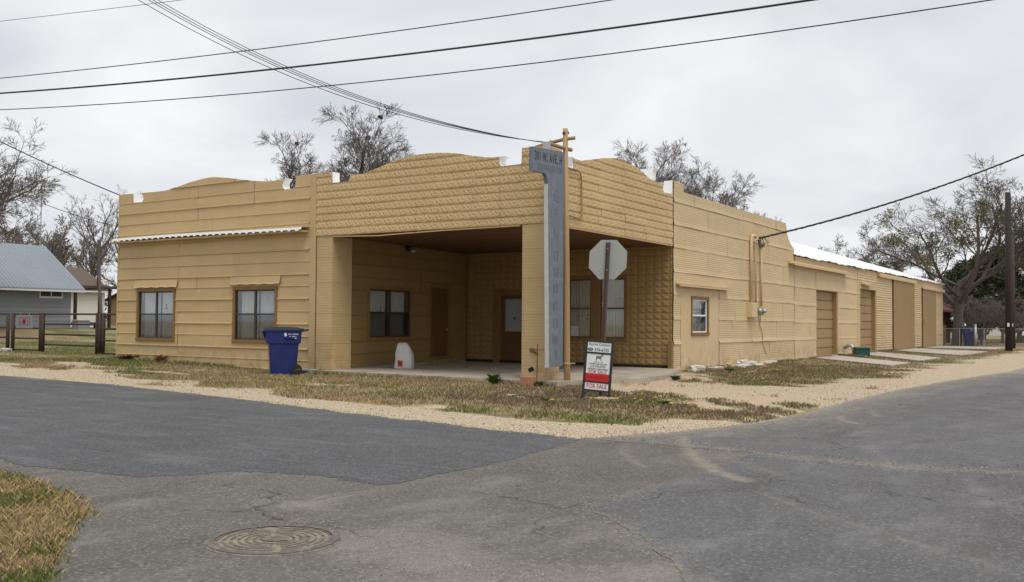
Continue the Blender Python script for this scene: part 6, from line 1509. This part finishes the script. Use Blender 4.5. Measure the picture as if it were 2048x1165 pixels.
# weeds and flowers
MT['weed'] = leafmat('weed_leaves', (0.045, 0.085, 0.018), (0.11, 0.16, 0.04))
MT['petal'] = M('dandelion_yellow', (0.75, 0.52, 0.03), 0.7, 0.1, 10)
MT['drystalk'] = M('dry_reddish_stalks', (0.24, 0.125, 0.065), 0.9, 0.3, 10)
def weed(label, x, y, r, h, n, seed, mat='weed'):
    rg = random.Random(seed); T = thing('weed_tuft', label, 'weed', (x, y, float(gsample(pz, np.array([x]), np.array([y]))[0])), 0, 'weeds')
    mb = MB(); z0 = T.location.z
    for k in range(n):
        a = rg.uniform(0, 6.28); l = r * rg.uniform(0.4, 1.1); hh_ = h * rg.uniform(0.4, 1.1); w = 0.022 * rg.uniform(0.6, 1.4)
        dx_, dy_ = math.cos(a), math.sin(a); px_, py_ = -dy_ * w, dx_ * w
        mb.add([(x, y, z0), (x + dx_ * l * 0.5 + px_, y + dy_ * l * 0.5 + py_, z0 + hh_ * 0.75), (x + dx_ * l, y + dy_ * l, z0 + hh_), (x + dx_ * l * 0.5 - px_, y + dy_ * l * 0.5 - py_, z0 + hh_ * 0.7)], [(0, 1, 2, 3)])
    mb.build('leaves', MT[mat], T); return T
weed('leafy green weed growing against the porch slab edge', -1.05, -0.72, 0.30, 0.27, 90, 1)
weed('small green weed between the clay block and the pole', 0.30, -0.75, 0.20, 0.14, 50, 2)
weed('green weed tuft behind the wheels of the blue bin', -7.6, -0.75, 0.35, 0.13, 70, 3)
weed('small green weed in the drive beside the porch', 1.75, 3.9, 0.24, 0.13, 60, 4)
weed('low green weed by the plain wall panel', 1.2, 9.5, 0.22, 0.12, 50, 5)
weed('dry reddish weed at the far end of the wing wall', -16.3, -0.2, 0.55, 0.22, 140, 6, 'drystalk')
weed('dry reddish weed under the first front window', -14.6, -0.2, 0.30, 0.26, 80, 7, 'drystalk')
weed('small green weed among the dandelions', 4.7, -3.5, 0.16, 0.09, 40, 8)
weed('small green weed on the verge near the white litter', 2.6, -4.3, 0.15, 0.08, 36, 9)
DN = thing('dandelion', 'yellow dandelion in the grass right of the for sale sign', 'flower', (0, 0, 0), 0, 'dandelions right of the for sale sign')
mb = MB(); mb.tube([(0, 0, -0.01), (0.01, 0, 0.06), (0.012, 0.005, 0.09)], 0.004, 5); mb.build('stem', MT['weed'], DN)
mb = MB()
for k in range(16):
    a = k * 0.3927; mb.add([(0.012, 0.005, 0.09), (0.012 + 0.034 * math.cos(a - 0.2), 0.005 + 0.034 * math.sin(a - 0.2), 0.102), (0.012 + 0.040 * math.cos(a), 0.005 + 0.040 * math.sin(a), 0.100), (0.012 + 0.034 * math.cos(a + 0.2), 0.005 + 0.034 * math.sin(a + 0.2), 0.102)], [(0, 1, 2, 3)])
mb.build('petals', MT['petal'], DN)
mb = MB(); mb.lathe([(0.020, 0.0), (0.015, 0.012), (0.0, 0.018)], (0.012, 0.005, 0.095), 8, False); mb.build('flower_head', MT['petal'], DN)
for i, (x, y) in enumerate([(4.17, -2.46), (4.24, -2.86), (4.62, -3.0), (3.62, -2.1), (4.04, -3.32), (3.55, -3.0), (4.49, -2.6), (5.0, -3.1), (4.3, -3.6), (4.75, -3.35), (4.95, -3.7), (5.4, -3.9), (3.3, -3.75), (4.1, -2.1)]):
    z = float(gsample(pz, np.array([x]), np.array([y]))[0])
    if i == 0: DN.location = (x, y, z); DN.scale = (0.95, 0.95, 0.8)
    else:
        s = 0.7 + 0.35 * random.random(); dup(DN, (x, y, z), i * 1.1, None, None, (s, s, s * 0.8))
lone = dup(DN, (4.05, 4.13, 0.0), 0.3, 'lone yellow dandelion in the grass before the side wall', 'lone dandelion', (1.4, 1.4, 1.2))
del lone['group']
dn2 = dup(DN, (3.1, -4.9, 0.0), 0.3, 'yellow dandelion on the verge in front of the for sale sign', None, (1.2, 1.2, 1.1)); del dn2['group']
for o in bpy.data.objects:
    if '_o' in o: del o['_o']
